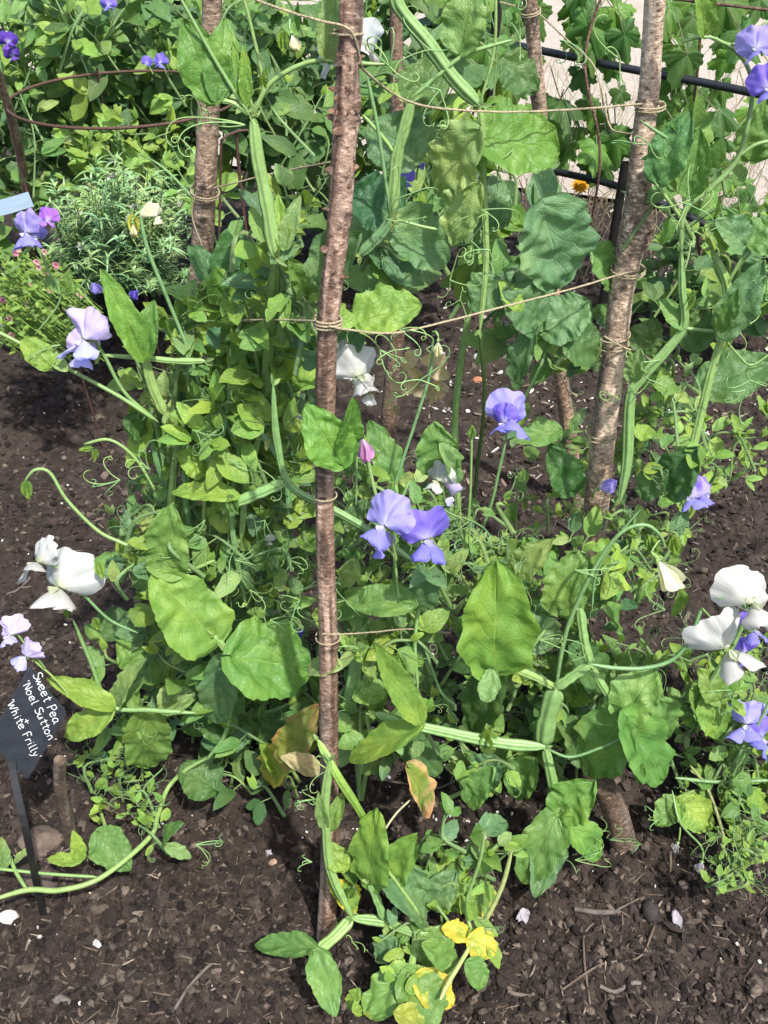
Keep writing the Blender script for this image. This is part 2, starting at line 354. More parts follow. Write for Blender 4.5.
# ------------------------------------------------------------------ flower (sweet pea)
LAV = ((.36, .32, .74), (.30, .29, .78)); LIL = ((.58, .50, .80), (.50, .50, .88)); BLUE = ((.22, .16, .68), (.25, .24, .76))
WHT = ((.58, .59, .56), (.58, .59, .56)); CRM = ((.80, .78, .48), (.80, .78, .5)); PURP = ((.10, .04, .34), (.16, .07, .45)); PNK = ((.62, .32, .55), (.7, .5, .6))
def fan(mb, O, up, side, fwd, Rr, am, back, crease, ruf, col, basecol, notch=0, nr=11, na=37, k=4, sidefold=(.3, .3)):
    """heart-shaped banner petal with smooth outline"""
    O = np.array(O, float); up = np.array(up); side = np.array(side); fwd = np.array(fwd)
    th = np.linspace(-am, am, na)[None, :]; r = np.linspace(0.03, 1, nr)[:, None]; ph = R.uniform(0, 6); ph2 = R.uniform(0, 6); sd = R.uniform(0, 99)
    rad = np.clip(np.cos(th / am * math.pi / 2), .0, 1) ** .33 * (1 - notch * np.exp(-(th / .2) ** 2)) * (1 + .05 * np.sin(th * k + ph) + .03 * np.sin(th * 9 + ph2) + .12 * (vn(th * 2.2 + sd, 0 * th, 2) - .5))
    x = np.sin(th) * r * rad * Rr; z = np.cos(th) * r * rad * Rr
    sf = np.where(th > 0, sidefold[0], sidefold[1]) * np.abs(np.sin(th * .9)) ** 1.5
    y = -back * Rr * r ** 2 * np.cos(th * .5) - sf * Rr * r ** 1.3 + .45 * ruf * Rr * r ** 2.5 * (np.sin(th * k + ph) + .6 * np.sin(th * 8 + ph2)) + r * Rr * (.38 * (vn(x / Rr * 1.9 + sd, z / Rr * 1.9 + sd, 31) - .5) + .16 * (vn(x / Rr * 5 + sd, z / Rr * 5 + sd, 32) - .5)) + ruf * .35 * Rr * r ** 6 * np.sin(th * 19 + ph) - crease * Rr * np.exp(-(th / .16) ** 2) * r
    y = y + .16 * Rr * r * (vn(th * 2.5 + sd, r * 2.5 + sd, 7) - .5)
    pts = O + x[..., None] * side + z[..., None] * up + y[..., None] * fwd
    f = np.clip(1 - r / .45, 0, 1) ** 1.3 * np.ones_like(x); c = np.array(col) * (1 - f[..., None]) + np.array(basecol) * f[..., None]; g_ = (r ** 3 * np.ones_like(x))[..., None]; c = c * (1 - .3 * g_) + np.minimum(np.array(col) * 1.35, .8) * .3 * g_
    uu, vv = np.broadcast_arrays(r, (th + am) / (2 * am)); mb.grid(pts, c, uv=np.stack([uu, vv], -1))
def petal_(mb, B, Tp, W, nrm, col, basecol, nu=14, nv=11, cup=.3, curl=.2, ruf=.08):
    B = np.array(B, float); Tp = np.array(Tp, float); nrm = np.array(nrm, float); L = np.linalg.norm(Tp - B); d = (Tp - B) / L; n = nrm - d * nrm.dot(d); n /= np.linalg.norm(n); sd = np.cross(d, n)
    s = np.linspace(0, 1, nu)[:, None]; v = np.linspace(-1, 1, nv)[None, :]; wp = np.sin(np.pi * s ** 1.45) ** .62 * (1 - .25 * (1 - s)) + .03; ph = R.uniform(0, 6); q = R.uniform(-.12, .12)
    x = s * L * (1 - .10 * v ** 2 * s); y = v * W / 2 * wp * (1 + .05 * np.sin(s * 11 + ph + v * 2)) + q * W * s ** 2
    z = -cup * W * v ** 2 * wp + curl * L * s * (1 - s) * 1.5 + ruf * W * np.abs(v) ** 2 * np.sin(s * 10 + ph + v * 3) * s
    pts = B + x[..., None] * d + y[..., None] * sd + z[..., None] * n; f = (np.clip(1 - s / .4, 0, 1) * np.ones_like(z))[..., None]
    c = np.array(col) * (1 - f) + np.array(basecol) * f; uu, vv = np.broadcast_arrays(s, (v + 1) / 2); mb.grid(pts, c, uv=np.stack([uu, vv], -1))
def flower(parent, pos, size, fwd, up, cols, stalk=None, detail=1, label=None, closed=False, plabel=None):
    """size = spread of the standard in metres; stalk = world point where the pedicel joins"""
    pos = Vector(pos); fwd = Vector(fwd).normalized(); up = Vector(up); up = (up - fwd * up.dot(fwd)).normalized(); side = up.cross(fwd)
    cb = MB(); g = vary(STEM)
    pos = pos + CAMV(pos) * size * .3
    base = pos - fwd * size * .10 - up * size * .10
    back = base - fwd * size * .26 - up * size * .06
    tube(cb, catmull([back, base - fwd * size * .1, base - fwd * size * .02], 4), np.linspace(.035, .075, 9) * size, g, seg=8)
    for k in range(5):
        a = k * 1.257; d = (side * math.cos(a) + up * math.sin(a)); leaf(cb, base + d * size * .06 - fwd * size * .1, base + d * size * .13 - fwd * size * .01, size * .08, d, g, 5, 3, 0, 0, 0)
    if stalk is not None:
        st = Vector(stalk) - CAMV(pos) * size * .15; midp = (back + st) / 2 + Vector((0, 0, size * .12)); tube(cb, catmull([st, midp, back], 5), np.linspace(.0013, .0010, 11) * 1.0, g, seg=5)
    f = cb.build('flower', M_STEM, parent)
    if label: f['label'] = label
    c1, c2 = cols; white = c1[0] > .57 and c1[2] == .56; pc = tuple(min(.85, a * .4 + .5) for a in c1) if not white else (.55, .60, .38)
    if closed:
        b = MB(); ax = (fwd * .95 + up * .15).normalized()
        for sgn in (-1, 1):
            petal_(b, base, base + ax * size * .85 + side * sgn * size * .10 + up * size * .03, size * .62, (side * sgn * .8 + up * .6).normalized(), vary(c1, .06, .03), pc, 12, 11, .38, .12, .07)
        petal_(b, base, base + ax * size * .8 - up * size * .12, size * .4, -up, vary(c1, .06, .03), pc, 12, 9, .3, .1, .05)
        b.build('standard_petal', M_PETAL, f); return f
    n1, n2 = (13, 43) if detail else (8, 21)
    s = MB(); upn = (up * .95 + fwd * R.uniform(-.15, .2)).normalized()
    fan(s, base, upn, side, fwd, size * .66, 2.05, R.uniform(.1, .4), R.uniform(.10, .22), R.uniform(.10, .17), vary(c1, .08, .04), pc, R.uniform(.08, .2), n1, n2, R.choice((3, 4, 5)), (R.uniform(.05, .75), R.uniform(.05, .75))); s.build('standard_petal', M_PETAL, f)
    tilt = R.uniform(-.25, .25)
    for sgn in (-1, 1):
        wv = MB(); dn = (-up * R.uniform(.35, .8) + side * (sgn * R.uniform(.3, .75) + tilt) + fwd * R.uniform(.5, .9)).normalized()
        petal_(wv, base + fwd * size * .05, base + dn * size * R.uniform(.56, .7), size * R.uniform(.44, .56), (up * .7 + side * sgn * .5 + fwd * .3), vary(c2, .08, .04), pc, 14, 11, R.uniform(.1, .4), R.uniform(.05, .3), R.uniform(.06, .14)); wv.build('wing_petal', M_PETAL, f)
    kb = MB(); petal_(kb, base + fwd * size * .04, base + (fwd * .8 - up * .3).normalized() * size * .30, size * .2, up, pc, pc, 9, 9, -.5, -.2, .0); kb.build('keel_petal', M_PETAL, f)
    return f
def tendril(mb, p, d, L, col=None, curl=True, r=.00055):
    col = col or vary((.2, .34, .12)); p = np.array(p, float); d = np.array(d, float); d /= np.linalg.norm(d)
    a = np.cross(d, [R.uniform(-1, 1), R.uniform(-1, 1), R.uniform(-1, 1)]); a /= np.linalg.norm(a)
    n = 34; pts = [p.copy()]; turn = R.choice((-1, 1)) * R.uniform(.4, 1.0); q = p.copy(); dd = d.copy(); step = L / n
    for i in range(n):
        t = i / n; ang = turn * (0.05 + (1.15 * max(0, t - .28) if curl else .1 * t))
        c, s = math.cos(ang), math.sin(ang); dd = dd * c + np.cross(a, dd) * s + a * dd.dot(a) * (1 - c)
        dd = dd + np.array([R.uniform(-.05, .05) for _ in range(3)]) + a * .015; dd /= np.linalg.norm(dd); q = q + dd * step * (1.3 - .7 * t); pts.append(q.copy())
    tube(mb, np.array(pts), np.linspace(r * 1.3, r * .6, n + 1), col, seg=4)

# ------------------------------------------------------------------ THE GROUND
def axis_pts(lo, hi, step, far, g=1.22):
    a = list(np.arange(lo, hi, step)); s = step
    while a[-1] < far: s *= g; a.append(a[-1] + s)
    s = step; b = [lo]
    while b[-1] > -far: s *= g; b.append(b[-1] - s)
    return np.array(b[:0:-1] + a)
xs = axis_pts(-1.1, 1.1, .006, 90); ys = axis_pts(.2, 2.3, .006, 90)
XX, YY = np.meshgrid(xs, ys, indexing='ij'); gm = MB()
gm.grid(np.stack([XX, YY, gh(XX, YY)], -1)[:, ::1], (.05, .04, .03)); go = gm.build('ground', M_SOIL); tag(go, kind='structure')
go.data.flip_normals()
# gravel path beyond the fence
pm = MB(); px_ = np.linspace(-9, 9, 80); py_ = np.linspace(0, 1, 24)
PX, PT = np.meshgrid(px_, py_, indexing='ij'); y0 = 3.15 - .30 * PX + .05 * np.sin(PX * 3); PYY = y0 + PT * 3.4
pm.grid(np.stack([PX, PYY, .012 + .008 * vn(PX * 3, PYY * 3, 9)], -1), (.3, .27, .2)); po = pm.build('path', M_PATH); po.data.flip_normals(); tag(po, kind='structure')

# mulch chips and clods: nobody could count them
cubev = np.array([(x, y, z) for x in (-1, 0, 1) for y in (-1, 0, 1) for z in (-1, 0, 1) if (x, y, z) != (0, 0, 0)], float)
key = {tuple(map(int, v)): i for i, v in enumerate(cubev)}
cq = []
for ax in range(3):
    o1, o2 = [a for a in range(3) if a != ax]
    for sg in (-1, 1):
        for a in (-1, 0):
            for b in (-1, 0):
                qd = []
                for (da, db) in ((0, 0), (1, 0), (1, 1), (0, 1)):
                    t = [0, 0, 0]; t[ax] = sg; t[o1] = a + da; t[o2] = b + db; qd.append(key[tuple(t)])
                cq.append(qd if (sg > 0) == (ax != 1) else qd[::-1])
cq = np.array(cq); sph = cubev / np.linalg.norm(cubev, axis=1, keepdims=True)
sph = sph * (1 + .0)
def scatter(mb, n, sizes, cols, region, lift=.0, flat=1.0):
    i = 0
    u = NR.uniform(0, 1, (n, 2)); 
    ppx = region[0] + u[:, 0] * (region[2] - region[0]); ppy = region[1] + u[:, 1] * (region[3] - region[1])
    for k in range(n):
        g = G(ppx[k], ppy[k]); z = float(gh(g.x, g.y)); c = cols[NR.randint(len(cols))]; kk = NR.uniform(.6, 1.35)
        sz = sizes[NR.randint(len(sizes))]; sc_ = np.array(sz) * NR.uniform(.4, 1.2, 3) * NR.choice((.5, .8, 1.15), p=(.35, .4, .25))
        v = sph * sc_ * (1 + .28 * NR.uniform(-1, 1, (26, 1)))
        a, b, c3 = NR.uniform(0, 6.28), NR.uniform(-.5, .5) * flat, NR.uniform(-.5, .5) * flat
        m = np.array(Matrix.Rotation(a, 3, 'Z') @ Matrix.Rotation(b, 3, 'Y') @ Matrix.Rotation(c3, 3, 'X'))
        v = v @ m.T + np.array([g.x, g.y, z + sc_[2] * .3 + lift]); mb.raw(v, cq, tuple(x * kk for x in c))
chips = MB()
BR = [(.026, .019, .016), (.040, .030, .025), (.018, .0135, .0115), (.055, .042, .034), (.10, .078, .062), (.030, .022, .019), (.013, .010, .009)]
scatter(chips, 26000, [(.007, .0022, .0016), (.011, .002, .0015), (.004, .003, .002), (.006, .005, .0035), (.0035, .003, .0025), (.009, .0035, .002), (.008, .007, .005)], BR, (-60, 480, 830, 1090))
scatter(chips, 260, [(.012, .010, .008), (.015, .009, .007), (.017, .006, .004)], BR, (-60, 400, 830, 1090))
scatter(chips, 8000, [(.009, .003, .002), (.014, .003, .002), (.006, .005, .004), (.010, .008, .006)], BR, (-60, 180, 830, 520))
scatter(chips, 2600, [(.009, .0009, .0008), (.013, .0008, .0007), (.013, .0016, .0012), (.016, .0012, .001), (.007, .002, .001)], [(.13, .10, .075), (.09, .065, .05), (.22, .175, .135)], (-60, 300, 830, 1090), .002)
scatter(chips, 320, [(.0022, .002, .0018), (.003, .0025, .002), (.0016, .0015, .0014)], [(.6, .58, .54), (.5, .47, .42), (.72, .7, .68)], (-60, 300, 830, 1090), .002)
scatter(chips, 650, [(.006, .0045, .003), (.010, .003, .002), (.012, .004, .002)], [(.30, .25, .20), (.24, .18, .13), (.45, .42, .38), (.16, .12, .09)], (420, 270, 800, 480), .003)
scatter(chips, 160, [(.0035, .003, .0026), (.0025, .002, .002)], [(.6, .58, .54), (.7, .68, .66)], (300, 640, 520, 860), .003)
tag(chips.build('bark_mulch', M_CHIP, smooth=False), 'dark bark chips, clods and pale grit scattered over the whole bed', 'mulch', kind='stuff')

def stone(px, py, wpx, label, col=(.16, .125, .10), flat=.6, name='stone', cat='stone', asp=.75):
    g = G(px, py); t = (g - Vector((0, 0, H))).dot(Vector((0, CP, -SP))) / F; r = wpx * t / 2
    a, b = np.meshgrid(np.linspace(0.02, math.pi - .02, 16), np.linspace(0, 2 * math.pi, 24, endpoint=False), indexing='ij')
    s = R.uniform(0, 100); rr = 1 + .28 * (vn(a * 2.2 + s, np.cos(b) * 1.6 + s, 3) - .5) + .22 * (vn(np.cos(a) * 3 + s, np.sin(b) * 2.6, 4) - .5) + .1 * (vn(a * 9 + s, np.sin(b) * 7, 5) - .5)
    v = np.stack([rr * np.sin(a) * np.cos(b) * r, rr * np.sin(a) * np.sin(b) * r * asp, rr * np.cos(a) * r * flat], -1)
    z0 = float(gh(g.x, g.y)); v = v + np.array([g.x, g.y, z0 + r * flat * .35]); m = MB(); m.grid(v, col, closed=True)
    tag(m.build(name, M_STONE), label, cat)
stone(40, 842, 44, 'large dry brown clod of earth behind the black sign stake', (.12, .09, .072), .45, 'soil_clod', 'clod')
stone(38, 878, 40, 'greyish clod of earth under the trailing stem at the sign stake', (.08, .06, .05), .4, 'soil_clod', 'clod')
stone(6, 915, 22, 'white pebble at the left edge below the sign', (.62, .57, .50), .6)
stone(60, 1002, 20, 'smooth grey-brown stone in the bottom left mulch', (.13, .115, .10), .6)
stone(652, 908, 17, 'dark oblong clod among the mulch right of the front plant', (.035, .03, .03), .7, 'soil_clod', 'clod', 1.3)
stone(273, 858, 10, 'small pinkish stone in the dark soil left of the front pole', (.32, .2, .14), .7)
stone(478, 381, 11, 'small orange-brown stone in the soil behind the twine', (.42, .17, .09), .7)
stone(479, 360, 14, 'pale grey stone lying just above the small orange-brown stone', (.36, .37, .38), .5)
stone(438, 357, 16, 'grey stone beside the lower end of the sagging twine', (.25, .25, .27), .5)
stone(463, 303, 14, 'round beige stone near the far soil under the big blue-green leaves', (.36, .28, .22), .6)
stone(536, 348, 14, 'orange-brown stone between the two right poles', (.30, .13, .07), .7)
stone(662, 413, 14, 'whitish flat stone in the mulch right of the thick right pole', (.55, .53, .52), .4)

# ------------------------------------------------------------------ POLES
def pole(pts, wpx, base, top, label, col, name='wooden_pole', knots=(), above=None, cat='pole', wob=.06, group=None, cols=None, rough=0, dark=.3):
    """pts: (px,py) up the pole; wpx: widths"""
    ctr = []; rad = []
    for (x, y), wd in zip(pts, wpx):
        Y = rowY(base, top, y); ctr.append(P(x, y, Y)); rad.append(wd * T(y, Y) / 2 * .88)
    # into the ground and above the frame
    d0 = (ctr[0] - ctr[1]).normalized(); ctr = [ctr[0] + d0 * .06] + ctr; rad = [rad[0]] + rad
    if above:
        d1 = (ctr[-1] - ctr[-2]).normalized(); ctr.append(ctr[-1] + d1 * above); rad.append(rad[-1] * .75)
    sub = 34; path = catmull(ctr, sub); rr = np.interp(np.linspace(0, len(ctr) - 1, len(path)), range(len(ctr)), rad)
    tg, N, S = frames(path, (0, -1, .3)); seg = 36; th = np.linspace(0, 2 * math.pi, seg, endpoint=False)[None, :]
    L = np.concatenate([[0], np.cumsum(np.linalg.norm(np.diff(path, axis=0), axis=1))])[:, None]; sd = R.uniform(0, 50)
    k = 1 + wob * 2 * (vn(L * 9 + sd, np.cos(th) * 1.3 + 5, 1) - .5) + wob * 1.3 * (vn(L * 40 + sd, np.sin(th) * 2.2 + 3, 2) - .5) + .035 * (vn(L * 150 + sd, th * 3, 3) - .5)
    k = k + wob * .5 * np.sin(L * 6 + sd)
    if rough: k = k + rough * np.clip((L / L[-1] - .45) * 4, 0, 1) * (vn(L * 55 + sd, np.cos(th) * 3 + 5, 21) - .5 + .8 * (vn(L * 22 + sd, np.sin(th) * 2 + 5, 22) - .5))
    cc = np.ones((len(path), seg, 3)) * np.array(col)
    if cols is not None:
        f = vn(L * 12 + sd, np.cos(th) * 1.5 + 2, 8)[..., None]; f = np.clip((f - .45) * 5, 0, 1); cc = cc * (1 - f) + np.array(cols) * f
    f = np.clip((vn(L * 7 + sd, np.cos(th) * 2.2 + 9, 11) * .6 + vn(L * 26 + sd, np.sin(th) * 4 + 9, 12) * .4 - .54) * 7, 0, dark)[..., None]; cc = cc * (1 - f) + np.array(col) * .3 * f
    f = np.clip((vn(L * 5 + sd, th * 1.2, 13) - .6) * 6, 0, .6)[..., None]; cc = cc * (1 - f) + np.array((.16, .15, .13)) * f
    for (kx, ky, kr, ka) in knots:            # bump pushed out where a branch was cut
        Yk = rowY(base, top, ky); q = np.array(P(kx, ky, Yk)); i = np.argmin(np.linalg.norm(path - q, axis=1)); krm = kr * T(ky, Yk)
        off = np.array(q - path[i]); vv = S[i] * off.dot(S[i]) + N[i] * rr[i] * .8; t0 = math.atan2(vv.dot(N[i]), vv.dot(S[i]))
        da = (th - t0 + math.pi) % (2 * math.pi) - math.pi; dist = np.sqrt((da * rr[i]) ** 2 + (L - L[i]) ** 2)
        k = k + ka * 1.3 * np.exp(-(dist / krm) ** 2) - ka * 1.2 * np.exp(-(dist / (krm * .45)) ** 2)
        f = np.exp(-(dist / (krm * .62)) ** 3)[..., None]; cc = cc * (1 - f * .85) + np.array((.03, .02, .015)) * f * .85
    pr = path[:, None, :] + (rr[:, None] * k)[..., None] * (np.cos(th)[..., None] * S[:, None, :] + np.sin(th)[..., None] * N[:, None, :])
    m = MB(); m.grid(pr, cc, closed=True)
    # end cap
    e = pr[-1]; c0 = e.mean(0); cap = np.stack([e, e * .5 + c0 * .5, np.repeat(c0[None], seg, 0)]); m.grid(cap, (.3, .22, .14) if above else (.10, .075, .055), closed=True)
    o = m.build(name, M_BARK); tag(o, label, cat, group); return o, path, rr, S, N
g_po = 'hazel poles of the wigwam'
fp, fpath, frr, fS, fN = pole([(326, 935), (330, 850), (329, 760), (328, 640), (325, 540), (325, 440), (327, 340), (336, 240), (345, 140), (348, 60), (351, 0)],
     [21, 21, 22, 22, 21, 21, 22, 24, 26, 25, 25], FB, FT, 'front pole, brown with peeling bark, standing in the middle foreground', (.23, .155, .115), above=.42, knots=((337, 640, 9, .3), (323, 380, 7, .2), (350, 215, 8, .2)), cols=(.42, .31, .245), group=g_po, rough=.30, dark=.8)
for i in range(26):                       # curls of peeling bark on the upper half
    j = int(len(fpath) * R.uniform(.62, .93)); th = R.uniform(.2, 2.9); c0 = fpath[j]; rr_ = frr[j]; fl = MB()
    d = fS[j] * math.cos(th) + fN[j] * math.sin(th); tn = np.cross(d, [0, 0, 1]); tn /= np.linalg.norm(tn)
    A = c0 + d * rr_ * 1.02; w_ = R.uniform(.003, .007); leaf(fl, A, A + tn * R.choice((-1, 1)) * R.uniform(.005, .010) + d * R.uniform(.001, .004), w_, d, vary((.24, .15, .11), .3), 6, 4, 0, -.35, .12)
    fl.build('bark_flake', M_BARK, fp)
RB, RT = G(563, 705), P(655, 0, 1.24)
pole([(563, 705), (577, 610), (594, 520), (604, 430), (613, 360), (622, 290), (636, 222), (642, 150), (650, 80), (655, 0)], [30, 29, 28, 27, 27, 28, 31, 25, 24, 24], RB, RT,
     'thick smooth reddish-grey pole with cut branch knots, rising on the right', (.50, .385, .295), above=.4, knots=((621, 283, 9, .22), (605, 392, 8, .22), (648, 232, 13, .5), (636, 213, 5, .15)), cols=(.58, .48, .38), group=g_po)
LB, LT = G(190, 560), P(211, 0, 1.45)
pole([(190, 560), (192, 450), (195, 340), (203, 240), (207, 150), (210, 70), (212, 0)], [22, 22, 23, 25, 24, 22, 22], LB, LT,
     'grey-brown pole at the back left behind the tall leaf pair', (.38, .29, .215), above=.5, knots=((205, 215, 8, .22), (206, 183, 6, .15)), group=g_po)
MBs, MT = G(391, 500), P(396, -10, 1.9)
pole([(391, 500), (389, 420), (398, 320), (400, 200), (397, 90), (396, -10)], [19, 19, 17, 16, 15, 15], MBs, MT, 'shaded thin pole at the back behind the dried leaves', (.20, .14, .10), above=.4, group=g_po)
QB, QT = G(577, 500), P(529, 0, 1.75)
pole([(577, 500), (570, 440), (560, 370), (552, 290), (546, 190), (538, 90), (530, 0)], [17, 17, 16, 16, 15, 17, 16], QB, QT, 'slim pole at the back right, left of the thick reddish-grey pole', (.38, .28, .20), above=.4, knots=((533, 95, 7, .25),), group=g_po)
SB = G(622, 838); ST = P(604, 785, Yg(838) - .01)
pole([(622, 838), (616, 815), (604, 785)], [29, 29, 25], SB, ST, 'short thick cut stub in the soil under the big right leaves', (.17, .125, .095), name='cut_stub', cat='stub')
ZB = G(73, 843); ZT = P(60, 765, Yg(843) - .02)
pole([(73, 843), (66, 815), (60, 785), (60, 760)], [15, 15, 14, 13], ZB, ZT, 'short bent brown stick standing right of the slate sign', (.10, .075, .06), name='short_stick', cat='stick', wob=.1)
EB = G(34, 290); ET = P(-3, 70, 2.05)
pole([(34, 290), (29, 215), (22, 165), (12, 120), (0, 80), (-8, 55)], [10, 10, 10, 10, 9, 8], EB, ET, 'pale thin stake leaning at the left edge beside the rusty ring', (.34, .24, .18), name='thin_stake', cat='stake', above=.2)

# ------------------------------------------------------------------ TWINE
def rope(mb, pts, r=.0011):
    path = catmull(pts, 14); n = len(path); L = np.concatenate([[0], np.cumsum(np.linalg.norm(np.diff(path, axis=0), axis=1))])
    m = max(40, int(L[-1] / .0025)); tt = np.linspace(0, L[-1], m); path = np.stack([np.interp(tt, L, path[:, k]) for k in range(3)], 1)
    tg, N, S = frames(path, (0, -1, .4))
    for ph in (0, 2.09, 4.19):
        a = tt / .0085 * 2 * math.pi + ph; q = path + (np.cos(a)[:, None] * S + np.sin(a)[:, None] * N) * r * .55
        tube(mb, q, r * .62 * (1 + .2 * np.sin(tt * 900 + ph)), (.3, .25, .15), seg=4)
    for i in range(int(L[-1] / .006)):
        j = R.randrange(m - 1); d = np.array([R.uniform(-1, 1) for _ in range(3)]); d /= np.linalg.norm(d); tube(mb, np.array([path[j], path[j] + d * .002 + tg[j] * .001, path[j] + d * .004]), .00014, (.3, .25, .15), seg=3)
def wrap(mb, px, py, base, top, wpx, turns=2, slope=.003, r=.0011):
    Y = rowY(base, top, py); c = P(px, py, Y); rad = wpx * T(py, Y) / 2 + .0012
    ax = (top - base).normalized(); a = ax.cross(Vector((0, 1, 0))).normalized(); b = ax.cross(a)
    pts = [c + (a * math.cos(t) + b * math.sin(t)) * rad + ax * (slope * t / 6.28 - slope * turns / 2) for t in np.linspace(0, turns * 6.28, turns * 12 + 1)]
    rope(mb, pts, r)
def twine(label, pts, wraps=(), r=.0011):
    m = MB()
    if pts: rope(m, [P(*p) for p in pts], r)
    for w_ in wraps: wrap(m, *w_, r=r)
    o = m.build('garden_twine', M_TWINE); tag(o, label, 'twine', 'twine tied between the poles'); return o
fy = lambda y: FY(y) - .018
twine('upper twine running from the front pole across to the thick right pole', [(362, 68, .99), (380, 84, 1.02), (403, 99, 1.07), (437, 108, 1.10), (506, 112, 1.15), (580, 109, 1.20), (640, 104, 1.225), (664, 102, 1.22)], [(650, 106, RB, RT, 27, 2)])
twine('twine coming down from the top left to the front pole', [(240, -12, 1.0), (257, 0, .99), (290, 12, .98), (320, 21, .965), (350, 30, .96), (360, 60, .97), (362, 68, .98)], [(348, 33, FB, FT, 27, 1)])
twine('lower twine sagging from the front pole up to the thick right pole', [(328, 326, .90), (350, 330, .92), (393, 333, .95), (440, 323, 1.0), (506, 306, 1.07), (575, 288, 1.15), (618, 275, 1.2), (640, 270, 1.21)], [(328, 322, FB, FT, 24, 3), (628, 270, RB, RT, 31, 2)])
twine('thin twine going left from the front pole tie at mid height', [(316, 321, .9), (285, 320, .95), (250, 320, 1.02), (222, 322, 1.1)], r=.0008)
twine('twine from the slim back pole dropping behind the thick right pole', [(500, 2, 1.75), (530, 10, 1.76), (538, 13, 1.75), (565, 38, 1.6), (591, 62, 1.5), (600, 84, 1.45), (605, 110, 1.45), (611, 128, 1.44), (622, 133, 1.42), (640, 134, 1.36)], [(531, 12, QB, QT, 17, 2)])
twine('twine tied round the back left pole and leading right', [(214, 188, 1.44), (235, 183, 1.42), (262, 176, 1.4), (300, 168, 1.35), (333, 162, 1.2)], [(205, 192, LB, LT, 26, 2)])
twine('loose twine end hanging down from the back left pole', [(196, 193, 1.43), (192, 215, 1.43), (200, 240, 1.42), (203, 250, 1.42)], r=.0009)
twine('brown twine running right from the foot of the front pole', [(322, 634, .80), (345, 634, .80), (375, 632, .84), (410, 629, .9), (450, 633, .98)], [(328, 637, FB, FT, 22, 1)], r=.0008)
twine('loop of twine low on the front pole below the folded green leaf', [], [(325, 495, FB, FT, 21, 1)], r=.0008)
twine('twine wound round the thick right pole below its upper knot', [(604, 336, 1.2), (625, 348, 1.19), (640, 352, 1.18), (655, 365, 1.15)], [(614, 338, RB, RT, 28, 2, .012)])
twine('twine wound on the thick right pole under its lower knot', [], [(601, 432, RB, RT, 28, 2, .006)])
twine('slack twine slanting down left of the thick right pole', [(551, 355, 1.3), (565, 385, 1.3), (578, 410, 1.28), (590, 428, 1.24)], r=.0008)

# ------------------------------------------------------------------ SLATE SIGN
sg = thing('plant_sign', 'slate plant sign with white handwriting on a black stake', 'sign', G(42, 905))
O = P(29, 668, .86); A1 = P(67, 714, .87); B1 = P(-11, 741, .842)   # three corners
pn = (A1 - O).cross(B1 - O).normalized()
if pn.dot(CAMV(O)) < 0: pn = -pn
E1 = (A1 - O); E2 = (B1 - O); 
def on_sign(px, py, lift=.0):
    d = ray(px, py); o = Vector((0, 0, H)); t = (O - o).dot(pn) / d.dot(pn); return o + d * t + pn * lift
def plate():
    n = 14; m = MB(); crn = [O, A1, A1 + E2 , B1]
    ring = []
    for i in range(4):
        p, q, pr_ = crn[i], crn[(i + 1) % 4], crn[i - 1]; rc = .005
        a = p + (pr_ - p).normalized() * rc; b = p + (q - p).normalized() * rc
        for k in range(5):
            t = k / 4; ring.append(a * (1 - t) ** 2 + p * 2 * t * (1 - t) + b * t * t)
    ring = np.array(ring); c = ring.mean(0); N0 = np.array(pn)
    rows = [np.repeat(c[None], len(ring), 0), c + (ring - c) * .985, ring - N0 * .0006, ring - N0 * .003, np.repeat((c - N0 * .003)[None], len(ring), 0)]
    m.grid(np.stack(rows), (.022, .026, .034), closed=True); return m
slate_m, nt, nd, lk = mat('slate'); pb = nd['Principled BSDF']; tc = N_(nt, 'ShaderNodeTexCoord'); nz = noise(nt, 60, 5, .7, tc.outputs['Object'])
lk.new(ramp(nt, nz, [(.3, (.020, .024, .032)), (.7, (.040, .046, .058))]), pb.inputs['Base Color']); pb.inputs['Roughness'].default_value = .55; bump(nt, nz, .3, .001, [pb])
plate().build('slate_plate', slate_m, sg, smooth=False)
stk = MB(); g0 = G(42, 908); s1 = P(11, 755, .85) - pn * .006; s0 = O.lerp(A1 + E2, .35) - pn * .006
tube(stk, catmull([g0 - Vector((0, 0, .03)), g0, P(27, 835, .79) , s1, s0], 8), .0042, (.012, .012, .013), prof=[(1, .5), (-1, .5), (-1, -.5), (1, -.5)], hint=pn)
stk.build('stake', M_BLACK, sg, smooth=False)
